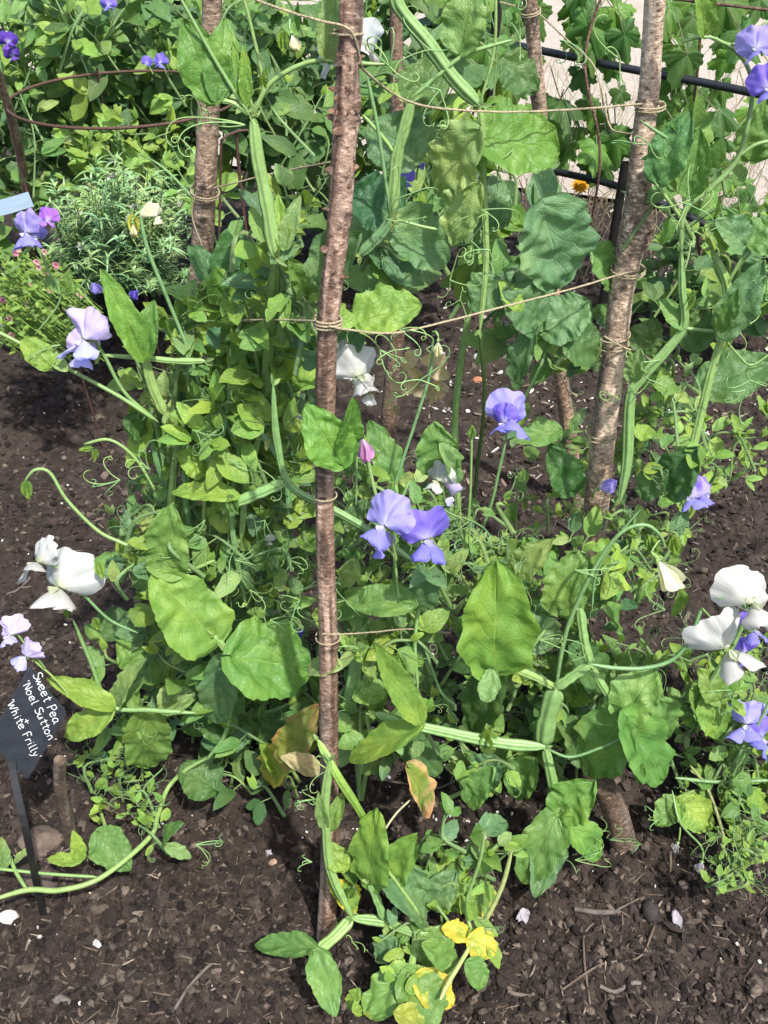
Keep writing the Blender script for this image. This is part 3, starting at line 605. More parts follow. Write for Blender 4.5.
GL = {'S': [[(.75, .9), (.5, 1), (.2, .9), (.2, .65), (.6, .45), (.7, .2), (.4, 0), (.1, .1)]], 'w': [[(.05, .6), (.2, .05), (.4, .5), (.55, .05), (.8, .6)]],
 'e': [[(.1, .3), (.6, .38), (.5, .6), (.2, .55), (.1, .25), (.3, 0), (.65, .1)]], 't': [[(.35, .95), (.33, .1), (.55, .02)], [(.1, .65), (.6, .65)]],
 'P': [[(.15, 0), (.18, 1)], [(.12, .95), (.6, 1), (.7, .7), (.5, .5), (.15, .48)]], 'a': [[(.6, .5), (.3, .6), (.1, .25), (.3, 0), (.55, .2), (.6, .55), (.6, .1), (.75, .02)]],
 'N': [[(.1, 0), (.12, .95), (.6, .05), (.62, 1)]], 'o': [[(.35, .6), (.1, .4), (.2, .02), (.5, .02), (.6, .4), (.35, .6)]], 'l': [[(.2, 1), (.2, .1), (.35, 0)]],
 'u': [[(.1, .6), (.12, .1), (.4, .02), (.55, .55), (.58, .02)]], 'n': [[(.1, 0), (.12, .55)], [(.12, .4), (.35, .6), (.5, .45), (.55, 0)]],
 'W': [[(.0, 1), (.2, .05), (.42, .7), (.62, .05), (.9, 1)]], 'h': [[(.1, 1), (.12, 0)], [(.12, .4), (.35, .6), (.5, .4), (.52, 0)]], 'i': [[(.15, .6), (.15, .02)], [(.15, .82), (.17, .88)]],
 'F': [[(.15, 0), (.15, 1), (.65, 1)], [(.12, .55), (.5, .55)]], 'r': [[(.1, 0), (.12, .6)], [(.12, .4), (.3, .6), (.48, .55)]],
 'y': [[(.1, .6), (.3, .15)], [(.55, .6), (.3, -.1), (.05, -.35)]], "'": [[(.1, 1.0), (.05, .78)]], '+': [[(.05, .4), (.65, .4)], [(.35, .1), (.35, .72)]], ' ': []}
WD = {'l': .42, 'i': .36, "'": .25, 't': .62, 'W': 1.0, ' ': .5, 'r': .55}
let = MB()
def write(txt, x0, y0, x1, y1, hpx):
    tot = sum(WD.get(c, .75) for c in txt); L = math.hypot(x1 - x0, y1 - y0); ux, uy = (x1 - x0) / L, (y1 - y0) / L; vx, vy = uy, -ux; cur = 0; k = L / tot
    for ch in txt:
        for st in GL[ch]:
            pts = [on_sign(x0 + ux * (cur + a) * k + vx * b * hpx, y0 + uy * (cur + a) * k + vy * b * hpx, .0006) for a, b in st]
            tube(let, catmull(pts, 6), .0006, (.78, .8, .8), prof=[(1, .0), (.5, .35), (-.5, .35), (-1, 0), (0, -.3)], hint=pn)
        cur += WD.get(ch, .75)
write("Sweet Pea", 32.5, 674, 54, 724, 9)
write("'Noel Sutton'", 22, 683, 50, 743, 8)
write("+", 23, 720, 26, 725, 7)
write("'White Frilly'", 6.5, 702, 35, 760, 8)
let.build('handwriting', M_CHALK, sg, smooth=False)
lb = MB(); tube(lb, catmull([P(-22, 212, 1.95), P(4, 207, 1.97), P(31, 199, 2.0)], 4), .0125, (.36, .48, .58), prof=[(1, .06), (-1, .06), (-1, -.06), (1, -.06)], hint=CAMV(P(10, 205, 2)) )
tag(lb.build('plant_label', M_PETAL, smooth=False), 'pale blue plastic label at the left edge above the purple flower', 'label')

# ------------------------------------------------------------------ RUSTY SUPPORTS
rg = thing('plant_support', 'large rusty iron ring on thin legs in front of the far foliage', 'plant support', G(100, 260))
Yr = 2.2; cR = P(126, 97, Yr); rR = 114 * T(97, Yr); m = MB()
ringp = np.array([cR + Vector((math.cos(t) * rR, math.sin(t) * rR, -math.sin(t) * rR * .055)) for t in np.linspace(0, 2 * math.pi, 90)])
tube(m, ringp, .0026, (.1, .05, .03), seg=8, hint=(0, 0, 1)); m.build('ring', M_RUST, rg)
for t in (2.05, 3.6):
    a = cR + Vector((math.cos(t), math.sin(t), -.055 * math.sin(t))) * rR; b = Vector((a.x + .03, a.y, -.05)); m = MB(); tube(m, catmull([a + Vector((0, 0, .01)), a - Vector((0, 0, .2)), b], 8), .0022, (.1, .05, .03), seg=6, hint=(0, 1, 0)); m.build('leg', M_RUST, rg)
r2 = thing('plant_support', 'small rusty hoop support standing right of the back left pole', 'plant support', G(235, 290)); Y2 = 1.75
m = MB(); hp = [P(218, 270, Y2), P(220, 200, Y2), P(221, 148, Y2), P(224, 138, Y2), P(240, 131, Y2 + .03), P(262, 131, Y2 + .08)]; tube(m, catmull(hp, 8), .0019, (.1, .05, .03), seg=6); m.build('hoop', M_RUST, r2)
m = MB(); tube(m, catmull([P(236, 130, Y2 + .03), P(240, 180, Y2 + .03), P(250, 262, Y2 + .03)], 8), .0025, (.1, .05, .03), seg=6); m.build('leg', M_RUST, r2)

# ------------------------------------------------------------------ FENCE RAILS (black pipe on posts)
fe = thing('pipe_fence', 'low fence of two black pipes behind the poles carrying the grapevine', 'fence', G(622, 300))
for pts in ([(380, 12, 3.2), (437, 28, 3.1), (520, 46, 2.95), (620, 67, 2.75), (700, 82, 2.62), (768, 96, 2.5), (860, 116, 2.35)], [(430, 140, 3.1), (550, 170, 2.95), (620, 187, 2.75), (700, 222, 2.6), (768, 262, 2.45), (860, 300, 2.3)]):
    m = MB(); tube(m, catmull([P(*p) for p in pts], 8), .0085, (.012, .014, .018), seg=12, hint=(0, 0, 1)); m.build('pipe', M_BLACK, fe)
for (x0, y0, x1, y1, Y) in ((622, 184, 620, 300, 2.72), (497, 10, 492, 250, 2.95), (168, -60, 165, 190, 3.0)):
    m = MB(); a = P(x0, y0, Y); tube(m, catmull([Vector((a.x, a.y, -.05)), Vector((a.x, a.y, a.z * .5)), Vector((a.x, a.y, a.z + .05))], 4), .011, (.014, .013, .013), seg=12, hint=(0, 1, 0)); m.build('post', M_BLACK, fe)

# ------------------------------------------------------------------ PLANTS
class Plant:
    def __init__(s, label, root, off, name='sweet_pea_plant', cat='sweet pea', group='sweet peas trained on the poles'):
        s.t = thing(name, label, cat, root, group); s.off = off; s.fo = MB(); s.st = s.fo; s.tn = s.fo; s.root = root
    def y(s, py, dy=0): return D(py, s.off + dy)
    def pt(s, px, py, dy=0): return P(px, py, s.y(py, dy))
    def stem(s, pts, wpx, wing=False, col=None, dy=0):
        q = [s.pt(p[0], p[1], dy + (p[2] if len(p) > 2 else 0)) for p in pts]; ym = pts[len(pts) // 2][1]
        ws = wpx if isinstance(wpx, (tuple, list)) else (wpx, wpx); path = catmull(q, 9); tt = T(ym, s.y(ym, dy)) / 2
        w_ = np.linspace(ws[0], ws[1], len(path)) * tt * (1.05 if wing else .78)
        if wing: w_ = w_ * (.9 + .2 * vn(np.linspace(0, 9, len(path)) + R.uniform(0, 99), np.zeros(len(path)), 2))
        if wing:
            for e, d_ in ((path[0], path[0] - path[2]), (path[-1], path[-1] - path[-3])):
                for sg_ in (-1, 1):
                    dd = Vector(d_).normalized() * .8 + Vector((R.uniform(-.5, .5), R.uniform(-.3, 0), sg_ * R.uniform(.3, .9))); leaf(s.fo, e, Vector(e) + dd.normalized() * R.uniform(.007, .014), R.uniform(.003, .005), CAMV(e), vary(PALE), 7, 5, .3, .2, .05, 'thin')
        w_ = w_ * np.interp(np.linspace(0, 1, len(path)), (0, .04, .12, .88, .96, 1), (.25, .72, 1, 1, .72, .25))
        m = MB(); tube(m, path, w_, vary(col or STEM, .12, .08), prof=WING if wing else None, seg=8, hint=CAMV(q[0])); m.build('stem', M_STEM, s.t)
    def leaf(s, bx, by, tx, ty, w_, tone=GRN, dy=0, fold=.15, curl=.12, ruf=.055, shape='oval', tilt=None, mottle=None, dt=None, label=None, serr=.035):
        a = s.pt(bx, by, dy); b = P(tx, ty, min(s.y(by, dy) + (dt if dt is not None else R.uniform(-.015, .035)), Yg(ty) - .03))
        n = nrm_at(a, tilt if tilt else (R.uniform(-.22, .22), R.uniform(-.12, .2)))
        m = MB(); fold = fold + R.uniform(.05, .22); leaf(m, a, b, w_ * T((by + ty) / 2, s.y(by, dy)) * (.88 if shape == 'round' else 1.05), n, vary(tone, .1, .08), 45, 21, fold, curl, ruf, shape, serr=serr, mottle=mottle)
        o = m.build('leaf', M_LEAF, s.t)
        if label: o['label'] = label
    def tendrils(s, px, py, n=3, L=.07, dy=0, ang=None):
        p = s.pt(px, py, dy)
        for _ in range(n):
            a = (ang if ang is not None else R.uniform(0, 6.28)) + R.uniform(-.6, .6); m = MB(); tendril(m, p, (math.cos(a), R.uniform(-.4, .3), math.sin(a) * -1), L * R.uniform(.45, 1.2)); m.build('tendril', M_STEM, s.t)
    def shoot(s, px, py, Y, L, lw, tone=None, n=4, d=None, tend=.5):
        tip = P(px, py, Y)
        if d is None: d = Vector((R.uniform(-.8, .8), R.uniform(-.5, .4), R.uniform(.1, 1)))
        d = d.normalized(); st = tip - d * L - Vector((0, 0, L * .2))
        if st.z < .01: st.z = .01
        if tip.z < .02: tip.z = .02
        path = catmull([st, st.lerp(tip, .5) + Vector((R.uniform(-.02, .02), R.uniform(-.02, .02), .02)), tip], 5)
        tube(s.st, path, np.linspace(.0026, .0013, len(path)) * R.uniform(.8, 1.4), vary(STEM), prof=WING if R.random() < .4 else None, seg=5)
        for k in range(n):
            f = (k + .6) / n; c = Vector(path[min(len(path) - 1, int(f * (len(path) - 1)))])
            tn = tone or R.choice((GRN, GRN, GRN, BLU, YEL, YEL, PALE)); 
            ax = (d.cross(Vector((R.uniform(-.3, .3), R.uniform(-1, 0), .7)))).normalized(); sg_ = 1 if k % 2 else -1
            pet = c + (ax * sg_ + d * .5) * lw * .35
            if R.random() < .7: tube(s.st, catmull([c, pet], 2), .0009, vary(STEM), seg=4)
            for q in (0, 1):
                ll = lw * R.uniform(.7, 1.25) * (1 - .25 * f); ld = (ax * sg_ * R.uniform(.2, 1) + d * (R.uniform(-.2, .9)) + Vector((R.uniform(-.6, .6), R.uniform(-.6, .6), R.uniform(-.5, .4)))).normalized()
                leaf(s.fo, pet, pet + ld * ll, ll * R.uniform(.36, .72), (SUN + CAMV(c) * .6 + Vector((R.uniform(-.7, .7), R.uniform(-.7, .7), R.uniform(-.1, .5)))), vary(tn), 10, 7, R.uniform(.05, .6), R.uniform(-.15, .35), R.uniform(.03, .10))
            if R.random() < tend: 
                for _ in range(R.randint(1, 3)): tendril(s.tn, pet, ld + Vector((R.uniform(-.5, .5), R.uniform(-.5, .3), R.uniform(-.2, .6))), R.uniform(.03, .075), r=.00045)
        # growing tip
        for q in range(3):
            leaf(s.fo, tip, tip + (d + Vector((R.uniform(-.6, .6), R.uniform(-.5, .5), R.uniform(-.2, .5)))).normalized() * lw * .45, lw * .2, SUN, vary(YEL), 6, 4, .4, .2, .05, 'thin')
    def fill(s, poly, n, L=(.05, .11), lw=(.022, .042), tone=None, depth=(0, .3), nodes=(2, 4), tend=.5, up=False):
        """poly: list of (x0,y0,x1,y1) boxes"""
        ar = [(b[2] - b[0]) * (b[3] - b[1]) for b in poly]
        for _ in range(n):
            b = R.choices(poly, ar)[0]; x = R.uniform(b[0], b[2]); y = R.uniform(b[1], b[3]); Y0 = D(y, s.off + depth[0]); Y1 = min(D(y, s.off + depth[1]), Yg(y) - .04)
            s.shoot(x, y, R.uniform(min(Y0, Y1), max(Y0, Y1)), R.uniform(*L), R.uniform(*lw), tone, R.randint(*nodes), Vector((R.uniform(-.35, .35), R.uniform(-.3, 0), 1)) if up else None, tend=tend)
    def rise(s, px, py, w_=.0028, n=1):       # main stem from the root to an image point
        a = s.root; b = s.pt(px, py, .03); m1 = a.lerp(b, .4) + Vector((R.uniform(-.03, .03), R.uniform(0, .03), .03)); m = MB()
        tube(m, catmull([a - Vector((0, 0, .02)), m1, a.lerp(b, .75) + Vector((R.uniform(-.02, .02), 0, .01)), b], 9), np.linspace(w_ * 1.1, w_ * .8, 28), vary(STEM), prof=WING, hint=CAMV(b)); m.build('stem', M_STEM, s.t)
    def flower(s, px, py, wpx, cols, f=(0, -.8, .5), up=(0, .4, 1), stalk=None, dy=0, detail=1, label=None, closed=False):
        p = s.pt(px, py, dy); st = s.pt(*stalk, dy) if stalk else None
        flower(s.t, p, wpx * T(py, s.y(py, dy)), f, up, cols, st, detail, label, closed)
    def bud(s, px, py, wpx, tone=YEL, d=(0, 0, -1), dy=0, name='bud'):
        p = s.pt(px, py, dy); L = wpx * T(py, s.y(py, dy)); m = MB(); d = Vector(d).normalized(); sd = d.cross(Vector((.1, 1, .2))).normalized()
        for k in range(4):
            a = k * 1.57 + .4; n = sd * math.cos(a) + d.cross(sd) * math.sin(a); leaf(m, p - d * L * .5 + n * L * .05, p + d * L * .5 + n * L * .06, L * .5, n, vary(tone, .1), 8, 6, -.55, -.1, .04)
        m.build(name, M_LEAF, s.t)
    def done(s):
        if s.fo.n: s.fo.build('foliage', M_FOL, s.t)

# --- front plant at the foot of the front pole
p = Plant('low sweet pea with yellowing leaves at the foot of the front pole', G(338, 925), -.035)
p.stem([(330, 760), (325, 800), (326, 828), (331, 872), (352, 918)], (8, 10), True)
p.stem([(318, 740, .02), (338, 777), (365, 821, .02), (378, 860, .04)], 8, True, YEL)
p.stem([(352, 918), (384, 922), (416, 933), (445, 929), (472, 932)], (10, 8), True)
p.stem([(352, 918), (334, 937), (318, 950)], (12, 10), True)
p.stem([(370, 882), (378, 902), (384, 920)], 8, True); p.stem([(416, 933), (414, 952), (410, 974)], 7, True)
p.stem([(512, 850), (501, 889), (480, 930), (450, 980), (440, 1000)], 6, False, (.34, .38, .14)); p.stem([(472, 932), (466, 905), (480, 860), (485, 830)], 5, False)
p.stem([(378, 860), (395, 880), (420, 915)], 5); p.stem([(436, 905), (446, 918), (452, 928)], 4)
p.leaf(316, 949, 254, 945, 24, GRN, fold=.45, curl=.05, label='narrow folded leaf pointing left')
p.leaf(318, 951, 336, 1017, 28, GRN, fold=.4, curl=.1)
p.leaf(370, 882, 372, 815, 50, (.15, .27, .05), fold=.1, shape='round', label='bright oval leaf standing upright'); p.leaf(380, 878, 414, 840, 38, YEL, dy=.02)
p.leaf(409, 973, 362, 1014, 44, (.14, .26, .06), fold=.1, shape='round', mottle=((.42, .42, .07), .95)); p.leaf(411, 973, 428, 1040, 52, GRN, shape='round', fold=.08)
p.leaf(425, 935, 448, 985, 42, GRN, dy=.02, shape='round'); p.leaf(422, 918, 384, 882, 38, BLU, dy=.03, shape='round'); p.leaf(428, 906, 408, 866, 32, BLU, dy=.03, shape='round')
p.leaf(430, 905, 456, 872, 32, BLU, dy=.03); p.leaf(338, 862, 362, 885, 30, GRN, dy=.02); p.leaf(345, 870, 325, 842, 22, YEL)
p.leaf(356, 905, 330, 882, 26, YEL, dy=.02, mottle=((.55, .48, .05), .6)); p.leaf(330, 828, 343, 792, 16, GRN, fold=.5); p.leaf(325, 826, 318, 795, 12, PALE, fold=.5)
p.leaf(466, 935, 442, 928, 24, (.36, .38, .05), shape='round', fold=.05, mottle=((.56, .44, .05), .35), label='small yellow leaf'); p.leaf(470, 940, 497, 952, 32, (.34, .38, .06), shape='round', fold=.15, label='bright yellow leaf', mottle=((.50, .42, .05), .45))
p.leaf(466, 962, 488, 986, 26, GRN, dy=.01); p.leaf(415, 977, 455, 1006, 34, (.3, .36, .05), dy=.03, mottle=((.5, .42, .06), .5)); p.leaf(352, 1010, 362, 1008, 14, YEL); p.leaf(395, 1012, 425, 1030, 24, (.28, .32, .06), dy=.03)
p.leaf(448, 905, 476, 880, 32, GRN, dy=.05); p.leaf(470, 890, 498, 905, 34, GRN, dy=.04, mottle=((.45, .38, .05), .8)); p.leaf(470, 800, 492, 768, 34, GRN, shape='round', dy=.06); p.leaf(480, 830, 508, 820, 24, BLU, dy=.06)
p.leaf(408, 768, 434, 818, 34, (.20, .28, .06), dy=.08, shape='round', mottle=((.62, .38, .2), .55), label='leaf with a peach coloured dying tip'); p.stem([(378, 840, .03), (395, 815, .06), (410, 800, .07)], 3, False, (.4, .34, .2))
p.leaf(395, 940, 375, 962, 24, BLU, dy=.01); p.leaf(430, 880, 402, 900, 40, DRK, dy=.06); p.leaf(450, 960, 425, 945, 28, GRN, dy=.01); p.leaf(440, 880, 470, 862, 30, YEL, dy=.04)
p.leaf(360, 990, 346, 1010, 14, YEL); p.leaf(384, 930, 400, 945, 20, PALE)
p.bud(352, 892, 20, YEL, (.3, 0, 1)); p.bud(311, 953, 13, YEL)
p.tendrils(312, 862, 3, .035, ang=3.3); p.tendrils(318, 800, 4, .06, ang=3.6); p.tendrils(352, 942, 3, .04); p.tendrils(330, 770, 3, .05)
p.fill([(370, 850, 500, 940), (430, 760, 530, 860), (380, 940, 470, 1000)], 18, (.03, .05), (.022, .036), depth=(.02, .12), nodes=(2, 3), tend=.15)
p.rise(384, 920); p.done()

# --- left bush
p = Plant('bushy sweet pea on the left with two big white flowers on its lower branch', G(200, 700), .17)
p.leaf(214, 638, 155, 575, 78, YEL, dy=-.06, shape='round', fold=.06, curl=.15, ruf=.06, tilt=(0, 0), label='large bright crinkled leaf')
p.leaf(170, 572, 168, 508, 50, (.14, .26, .06), dy=-.04, shape='round', ruf=.08, tilt=(-.1, 0)); p.leaf(232, 657, 312, 668, 92, (.12, .24, .045), dy=-.07, shape='round', fold=.04, curl=.05, ruf=.04, tilt=(0, 0), label='broad round leaf with pale veins')
p.leaf(228, 660, 213, 728, 44, BLU, dy=-.04, shape='round', tilt=(-.1, -.1)); p.leaf(146, 712, 150, 772, 52, GRN, dy=-.02, shape='round'); p.leaf(112, 707, 48, 678, 24, YEL, dy=-.05, fold=.4); p.leaf(112, 712, 62, 738, 28, YEL, dy=-.05)
p.leaf(138, 668, 118, 640, 28, GRN); p.leaf(118, 708, 140, 660, 22, PALE, dy=-.03, fold=.4); p.leaf(160, 705, 196, 695, 34, PALE, dy=-.02, fold=.5); p.leaf(200, 660, 168, 655, 32, BLU, dy=.02); p.leaf(98, 632, 140, 620, 34, DRK, dy=.03)
p.leaf(236, 498, 170, 490, 24, YEL, dy=-.05, fold=.25, tilt=(0, .2)); p.leaf(143, 357, 103, 270, 28, (.14, .27, .05), dy=-.03, fold=.3); p.leaf(146, 358, 153, 300, 25, (.12, .24, .05), dy=-.03, fold=.3)
p.leaf(48, 366, 22, 338, 30, YEL, shape='round', fold=.3, dy=-.05); p.leaf(66, 370, 40, 345, 14, PALE, dy=-.05)
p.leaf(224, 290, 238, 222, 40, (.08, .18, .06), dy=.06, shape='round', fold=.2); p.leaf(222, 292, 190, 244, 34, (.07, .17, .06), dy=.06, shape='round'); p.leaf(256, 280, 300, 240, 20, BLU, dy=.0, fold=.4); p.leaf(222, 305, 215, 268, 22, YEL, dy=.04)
p.leaf(240, 300, 262, 275, 16, YEL, dy=.04); p.leaf(215, 345, 230, 305, 30, YEL, dy=.05, fold=.2); p.leaf(235, 370, 215, 345, 30, YEL, dy=.05); p.leaf(240, 372, 262, 345, 32, GRN, dy=.06)
p.leaf(208, 470, 178, 452, 30, YEL, dy=0); p.leaf(240, 478, 262, 450, 28, GRN, dy=.02); p.leaf(125, 420, 148, 440, 28, DRK, dy=.03); p.leaf(255, 560, 290, 540, 34, GRN, dy=.03); p.leaf(215, 560, 245, 590, 40, BLU, dy=.03); p.leaf(230, 735, 190, 700, 40, DRK, dy=.03)
p.leaf(250, 735, 200, 740, 40, BLU, dy=.02); p.leaf(215, 790, 180, 765, 44, DRK, dy=.02); p.leaf(280, 770, 262, 745, 24, YEL, dy=.0); p.leaf(260, 720, 300, 745, 42, DRK, dy=.03)
p.leaf(283, 758, 316, 708, 42, (.20, .24, .05), dy=-.06, shape='round', mottle=((.30, .16, .06), .7), label='yellowing leaf with brown veins'); p.leaf(318, 770, 282, 756, 20, (.5, .38, .2), dy=-.09, fold=.2, label='peach coloured dying leaf'); p.leaf(288, 748, 262, 785, 34, (.26, .32, .05), dy=-.04, mottle=((.5, .42, .08), .6))
p.leaf(97, 832, 130, 870, 34, GRN, dy=0, shape='oval', label='low leaf over the bare soil'); p.leaf(81, 860, 74, 832, 14, YEL, dy=-.02); p.leaf(80, 862, 46, 858, 13, YEL, dy=-.02, fold=.4); p.leaf(163, 843, 179, 822, 18, GRN, dy=0); p.leaf(165, 846, 192, 858, 13, PALE, dy=0); p.leaf(5, 868, 2, 838, 12, PALE, dy=0); p.leaf(30, 850, 10, 865, 8, PALE)
p.stem([(207, 758), (186, 770), (168, 788), (158, 815), (149, 838), (102, 877), (61, 890), (27, 890), (-14, 902)], (6, 7)); p.stem([(98, 877), (50, 874), (-10, 868)], 4); p.stem([(27, 890), (16, 872), (8, 852)], 5)
p.stem([(138, 633), (110, 620), (87, 598), (78, 588)], 4, False, STEMD, -.04); p.stem([(195, 713), (150, 710), (110, 705), (90, 660), (73, 620)], (7, 5), False, None, -.04); p.stem([(73, 700), (53, 677), (37, 663), (28, 652)], 3, False, None, -.06)
p.stem([(146, 552), (120, 542), (97, 530), (67, 500), (50, 473), (35, 470), (24, 482)], (5, 4), False, None, -.04); p.stem([(155, 490), (135, 458), (110, 440), (84, 444)], 4)
p.stem([(155, 420), (120, 397), (65, 367), (0, 333), (-20, 325)], (6, 4), False, None, -.03); p.stem([(158, 422), (125, 393), (102, 352), (85, 335)], 5, False, None, -.02); p.stem([(205, 361), (175, 361), (145, 358), (100, 355)], (7, 4), True, None, -.02); p.stem([(145, 358), (152, 385), (165, 415)], 10, True, None, -.02)
p.stem([(140, 215), (148, 250), (170, 305), (188, 350), (204, 400)], 5, False, STEMD, 0)
p.stem([(175, 690), (165, 600), (170, 520), (180, 440), (215, 360), (235, 290)], (9, 7), True, None, .05); p.stem([(250, 700), (240, 600), (262, 520), (283, 483)], 8, True, STEMD, .08); p.stem([(225, 507), (255, 495), (285, 482)], 11, True, None, -.04)
p.stem([(232, 658), (222, 645), (214, 636)], 7, True, None, -.06); p.stem([(207, 760), (225, 735), (232, 700)], 6); p.stem([(163, 572), (190, 570), (215, 560)], 5, False, None, -.03)
p.stem([(275, 255), (268, 320), (240, 400), (225, 480)], (10, 7), True, None, .1); p.stem([(292, 250), (255, 340), (210, 430)], 5, False, STEMD, .1)
for x, y in ((80, 333),): p.flower(x, y + 2, 50, LIL, (-.35, -.8, .35), (-.3, .4, .9), (100, 352), -.03, label='pale lavender flower facing left')
p.flower(84, 350, 34, LIL, (.3, -.8, .3), (.3, .3, .9), (100, 352), -.035)
p.flower(103, 289, 20, LAV, (-.5, -.5, .5), (.2, .3, 1), (110, 320), .05, closed=True); p.flower(130, 294, 18, BLUE, (.6, -.5, .3), (0, .3, 1), (120, 330), .05, closed=True); p.flower(0, 324, 18, LAV, (-.3, -.8, .3), (0, .4, 1), (-10, 330), -.02, closed=True)
p.flower(58, 582, 58, WHT, (-.1, -.75, .6), (.25, .5, .9), (87, 598), -.05, label='big white flower'); p.flower(34, 558, 44, WHT, (-.5, -.6, .5), (-.2, .5, .9), (80, 585), -.045, label='white flower behind the bigger one')
p.flower(8, 633, 30, LIL, (-.3, -.8, .4), (-.4, .3, .9), (28, 650), -.06); p.flower(24, 655, 28, LIL, (-.5, -.7, .3), (.3, .6, .8), (45, 668), -.065, label='pale lilac flower over the sign')
p.flower(300, 423, 14, LIL, (0, -.8, .5), (0, .3, 1), (296, 440), .02, 0); p.flower(301, 630, 20, BLUE, (0, -.6, .4), (.3, .3, 1), (290, 650), .03, closed=True); p.flower(270, 540, 10, WHT, (0, -.8, .4), (0, 0, 1), (268, 555), .02, 0)
p.bud(100, 570, 20, YEL, (.1, -.2, -1), -.05); p.bud(67, 612, 16, YEL, (-.2, 0, -1), -.05); p.bud(96, 624, 16, YEL, (0, 0, -1), -.05); p.bud(27, 490, 22, YEL, (-.1, 0, -1), -.04); p.bud(86, 449, 14, YEL, (-1, 0, -.2)); p.bud(95, 455, 14, YEL, (-.3, 0, -1)); p.bud(280, 400, 22, YEL, (0, 0, 1)); p.bud(233, 505, 24, GRN, (.2, 0, -1), -.05)
p.flower(157, 214, 22, CRM, (.6, -.5, .2), (.2, .3, 1), (140, 212), .02, 0); p.bud(134, 226, 24, (.42, .45, .08), (0, 0, -1), .02); p.flower(133, 226, 14, CRM, (0, -.6, -.6), (0, .6, .4), (140, 212), .02, 0, closed=True)
for q in range(15):
    x0 = R.uniform(165, 290); x1 = x0 + R.uniform(-45, 45); y1 = R.uniform(320, 470); y0 = y1 + R.uniform(90, 240)
    p.stem([(x0, y0), ((x0 + x1) / 2 + R.uniform(-14, 14), (y0 + y1) / 2), (x1, y1)], (R.uniform(4, 8), R.uniform(3, 7)), R.random() < .7, R.choice((STEM, STEMD, PALE, YEL)), R.uniform(-.03, .08))
for (x, y, a) in ((235, 560, 0), (250, 590, 1), (265, 520, 2), (180, 555, 3), (60, 345, 3), (195, 430, 1), (270, 620, 0), (150, 470, 4), (285, 560, 5), (240, 540, 2), (230, 460, 1), (195, 845, .3), (120, 480, 3), (205, 520, 2), (262, 470, 1)): p.tendrils(x, y, 4, .06, -.04, a)
p.fill([(150, 380, 310, 480), (170, 480, 315, 640), (130, 440, 200, 560), (150, 330, 310, 400)], 72, (.04, .09), (.018, .036), depth=(.0, .25), tend=.7)
p.fill([(175, 300, 300, 400), (110, 640, 300, 760)], 44, (.04, .08), (.024, .042), depth=(.02, .2)); p.fill([(165, 420, 300, 700)], 50, (.04, .09), (.03, .048), BLU, depth=(.15, .35)); p.fill([(120, 290, 310, 420), (140, 400, 315, 520)], 26, (.06, .11), (.03, .05), YEL, depth=(-.04, .12), nodes=(3, 5), tend=.4, up=True)
p.fill([(170, 440, 318, 640), (120, 460, 200, 640)], 24, (.04, .08), (.024, .042), None, depth=(-.04, .1), nodes=(2, 4), tend=.8)
p.fill([(100, 620, 300, 760)], 18, (.04, .07), (.028, .048), GRN, depth=(-.02, .1), nodes=(2, 3), tend=.4)
p.fill([(75, 740, 165, 830)], 16, (.03, .06), (.014, .024), YEL, depth=(.02, .1), nodes=(2, 4))
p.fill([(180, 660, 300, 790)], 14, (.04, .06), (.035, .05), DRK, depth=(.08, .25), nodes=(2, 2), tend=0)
for q in ((235, 480), (180, 440), (250, 420), (165, 600)): p.rise(*q)
p.done()

# --- top-left climber of the wigwam (stems in front of the back left pole)
p = Plant('tall winged sweet pea stems in front of the back left pole with large leaf pair', G(235, 735), .04)
p.stem([(176, -10), (215, 60), (250, 116)], (4, 6), False, None); p.stem([(240, -15), (252, 30), (263, 87), (253, 117)], (4, 5)); p.stem([(253, 117), (258, 160), (267, 205), (276, 258)], (10, 15), True); p.stem([(254, 112), (272, 82), (310, 62), (350, 63), (390, 65)], (7, 5), False, None)
p.leaf(214, 101, 184, 18, 46, (.11, .23, .045), fold=.2, tilt=(-.1, 0), label='large oval leaf in front of the pole'); p.leaf(216, 99, 226, 16, 34, (.12, .24, .06), fold=.3, tilt=(.2, 0)); p.leaf(246, 105, 244, 45, 13, YEL, fold=.3); p.leaf(241, 105, 233, 40, 8, YEL, fold=.3)
p.leaf(328, 60, 330, -10, 26, PALE, fold=.4, tilt=(.1, 0)); p.leaf(330, 62, 352, 0, 20, (.12, .24, .07), fold=.4); p.leaf(254, 112, 232, 98, 10, PALE); p.stem([(212, 100), (232, 103), (250, 115)], 5, True); p.leaf(263, 88, 266, 68, 8, YEL)
p.leaf(284, 248, 277, 193, 16, YEL, fold=.4); p.leaf(285, 248, 300, 195, 17, PALE, fold=.4); p.leaf(318, 285, 340, 220, 34, BLU, dy=-.02, fold=.5); p.leaf(290, 262, 310, 300, 22, GRN); p.leaf(272, 262, 300, 245, 14, BLU); p.leaf(262, 240, 250, 205, 14, GRN)
p.bud(283, 42, 24, YEL, (0, 0, -1), .05); p.flower(294, 37, 20, CRM, (.2, -.5, -.7), (.2, .6, .4), (290, 20), .05, 0, closed=True); p.tendrils(245, 125, 3, .09, ang=3.2); p.tendrils(200, 130, 3, .05, ang=4.6); p.tendrils(195, 155, 2, .05, ang=4); p.tendrils(389, 66, 4, .06)
p.fill([(255, 240, 325, 330), (270, 200, 310, 260)], 14, (.04, .07), (.02, .034), depth=(0, .15)); p.flower(330, 48, 46, WHT, (-.4, -.7, .2), (-.5, .3, .9), (345, 20), .06, label='white flower half hidden behind the front pole'); p.flower(366, 40, 44, WHT, (.5, -.7, .2), (.3, .3, .9), (350, 20), .08)
p.stem([(240, 735, .2), (250, 600, .22), (262, 450, .18), (270, 330, .08), (276, 258)], (9, 12), True); p.done()

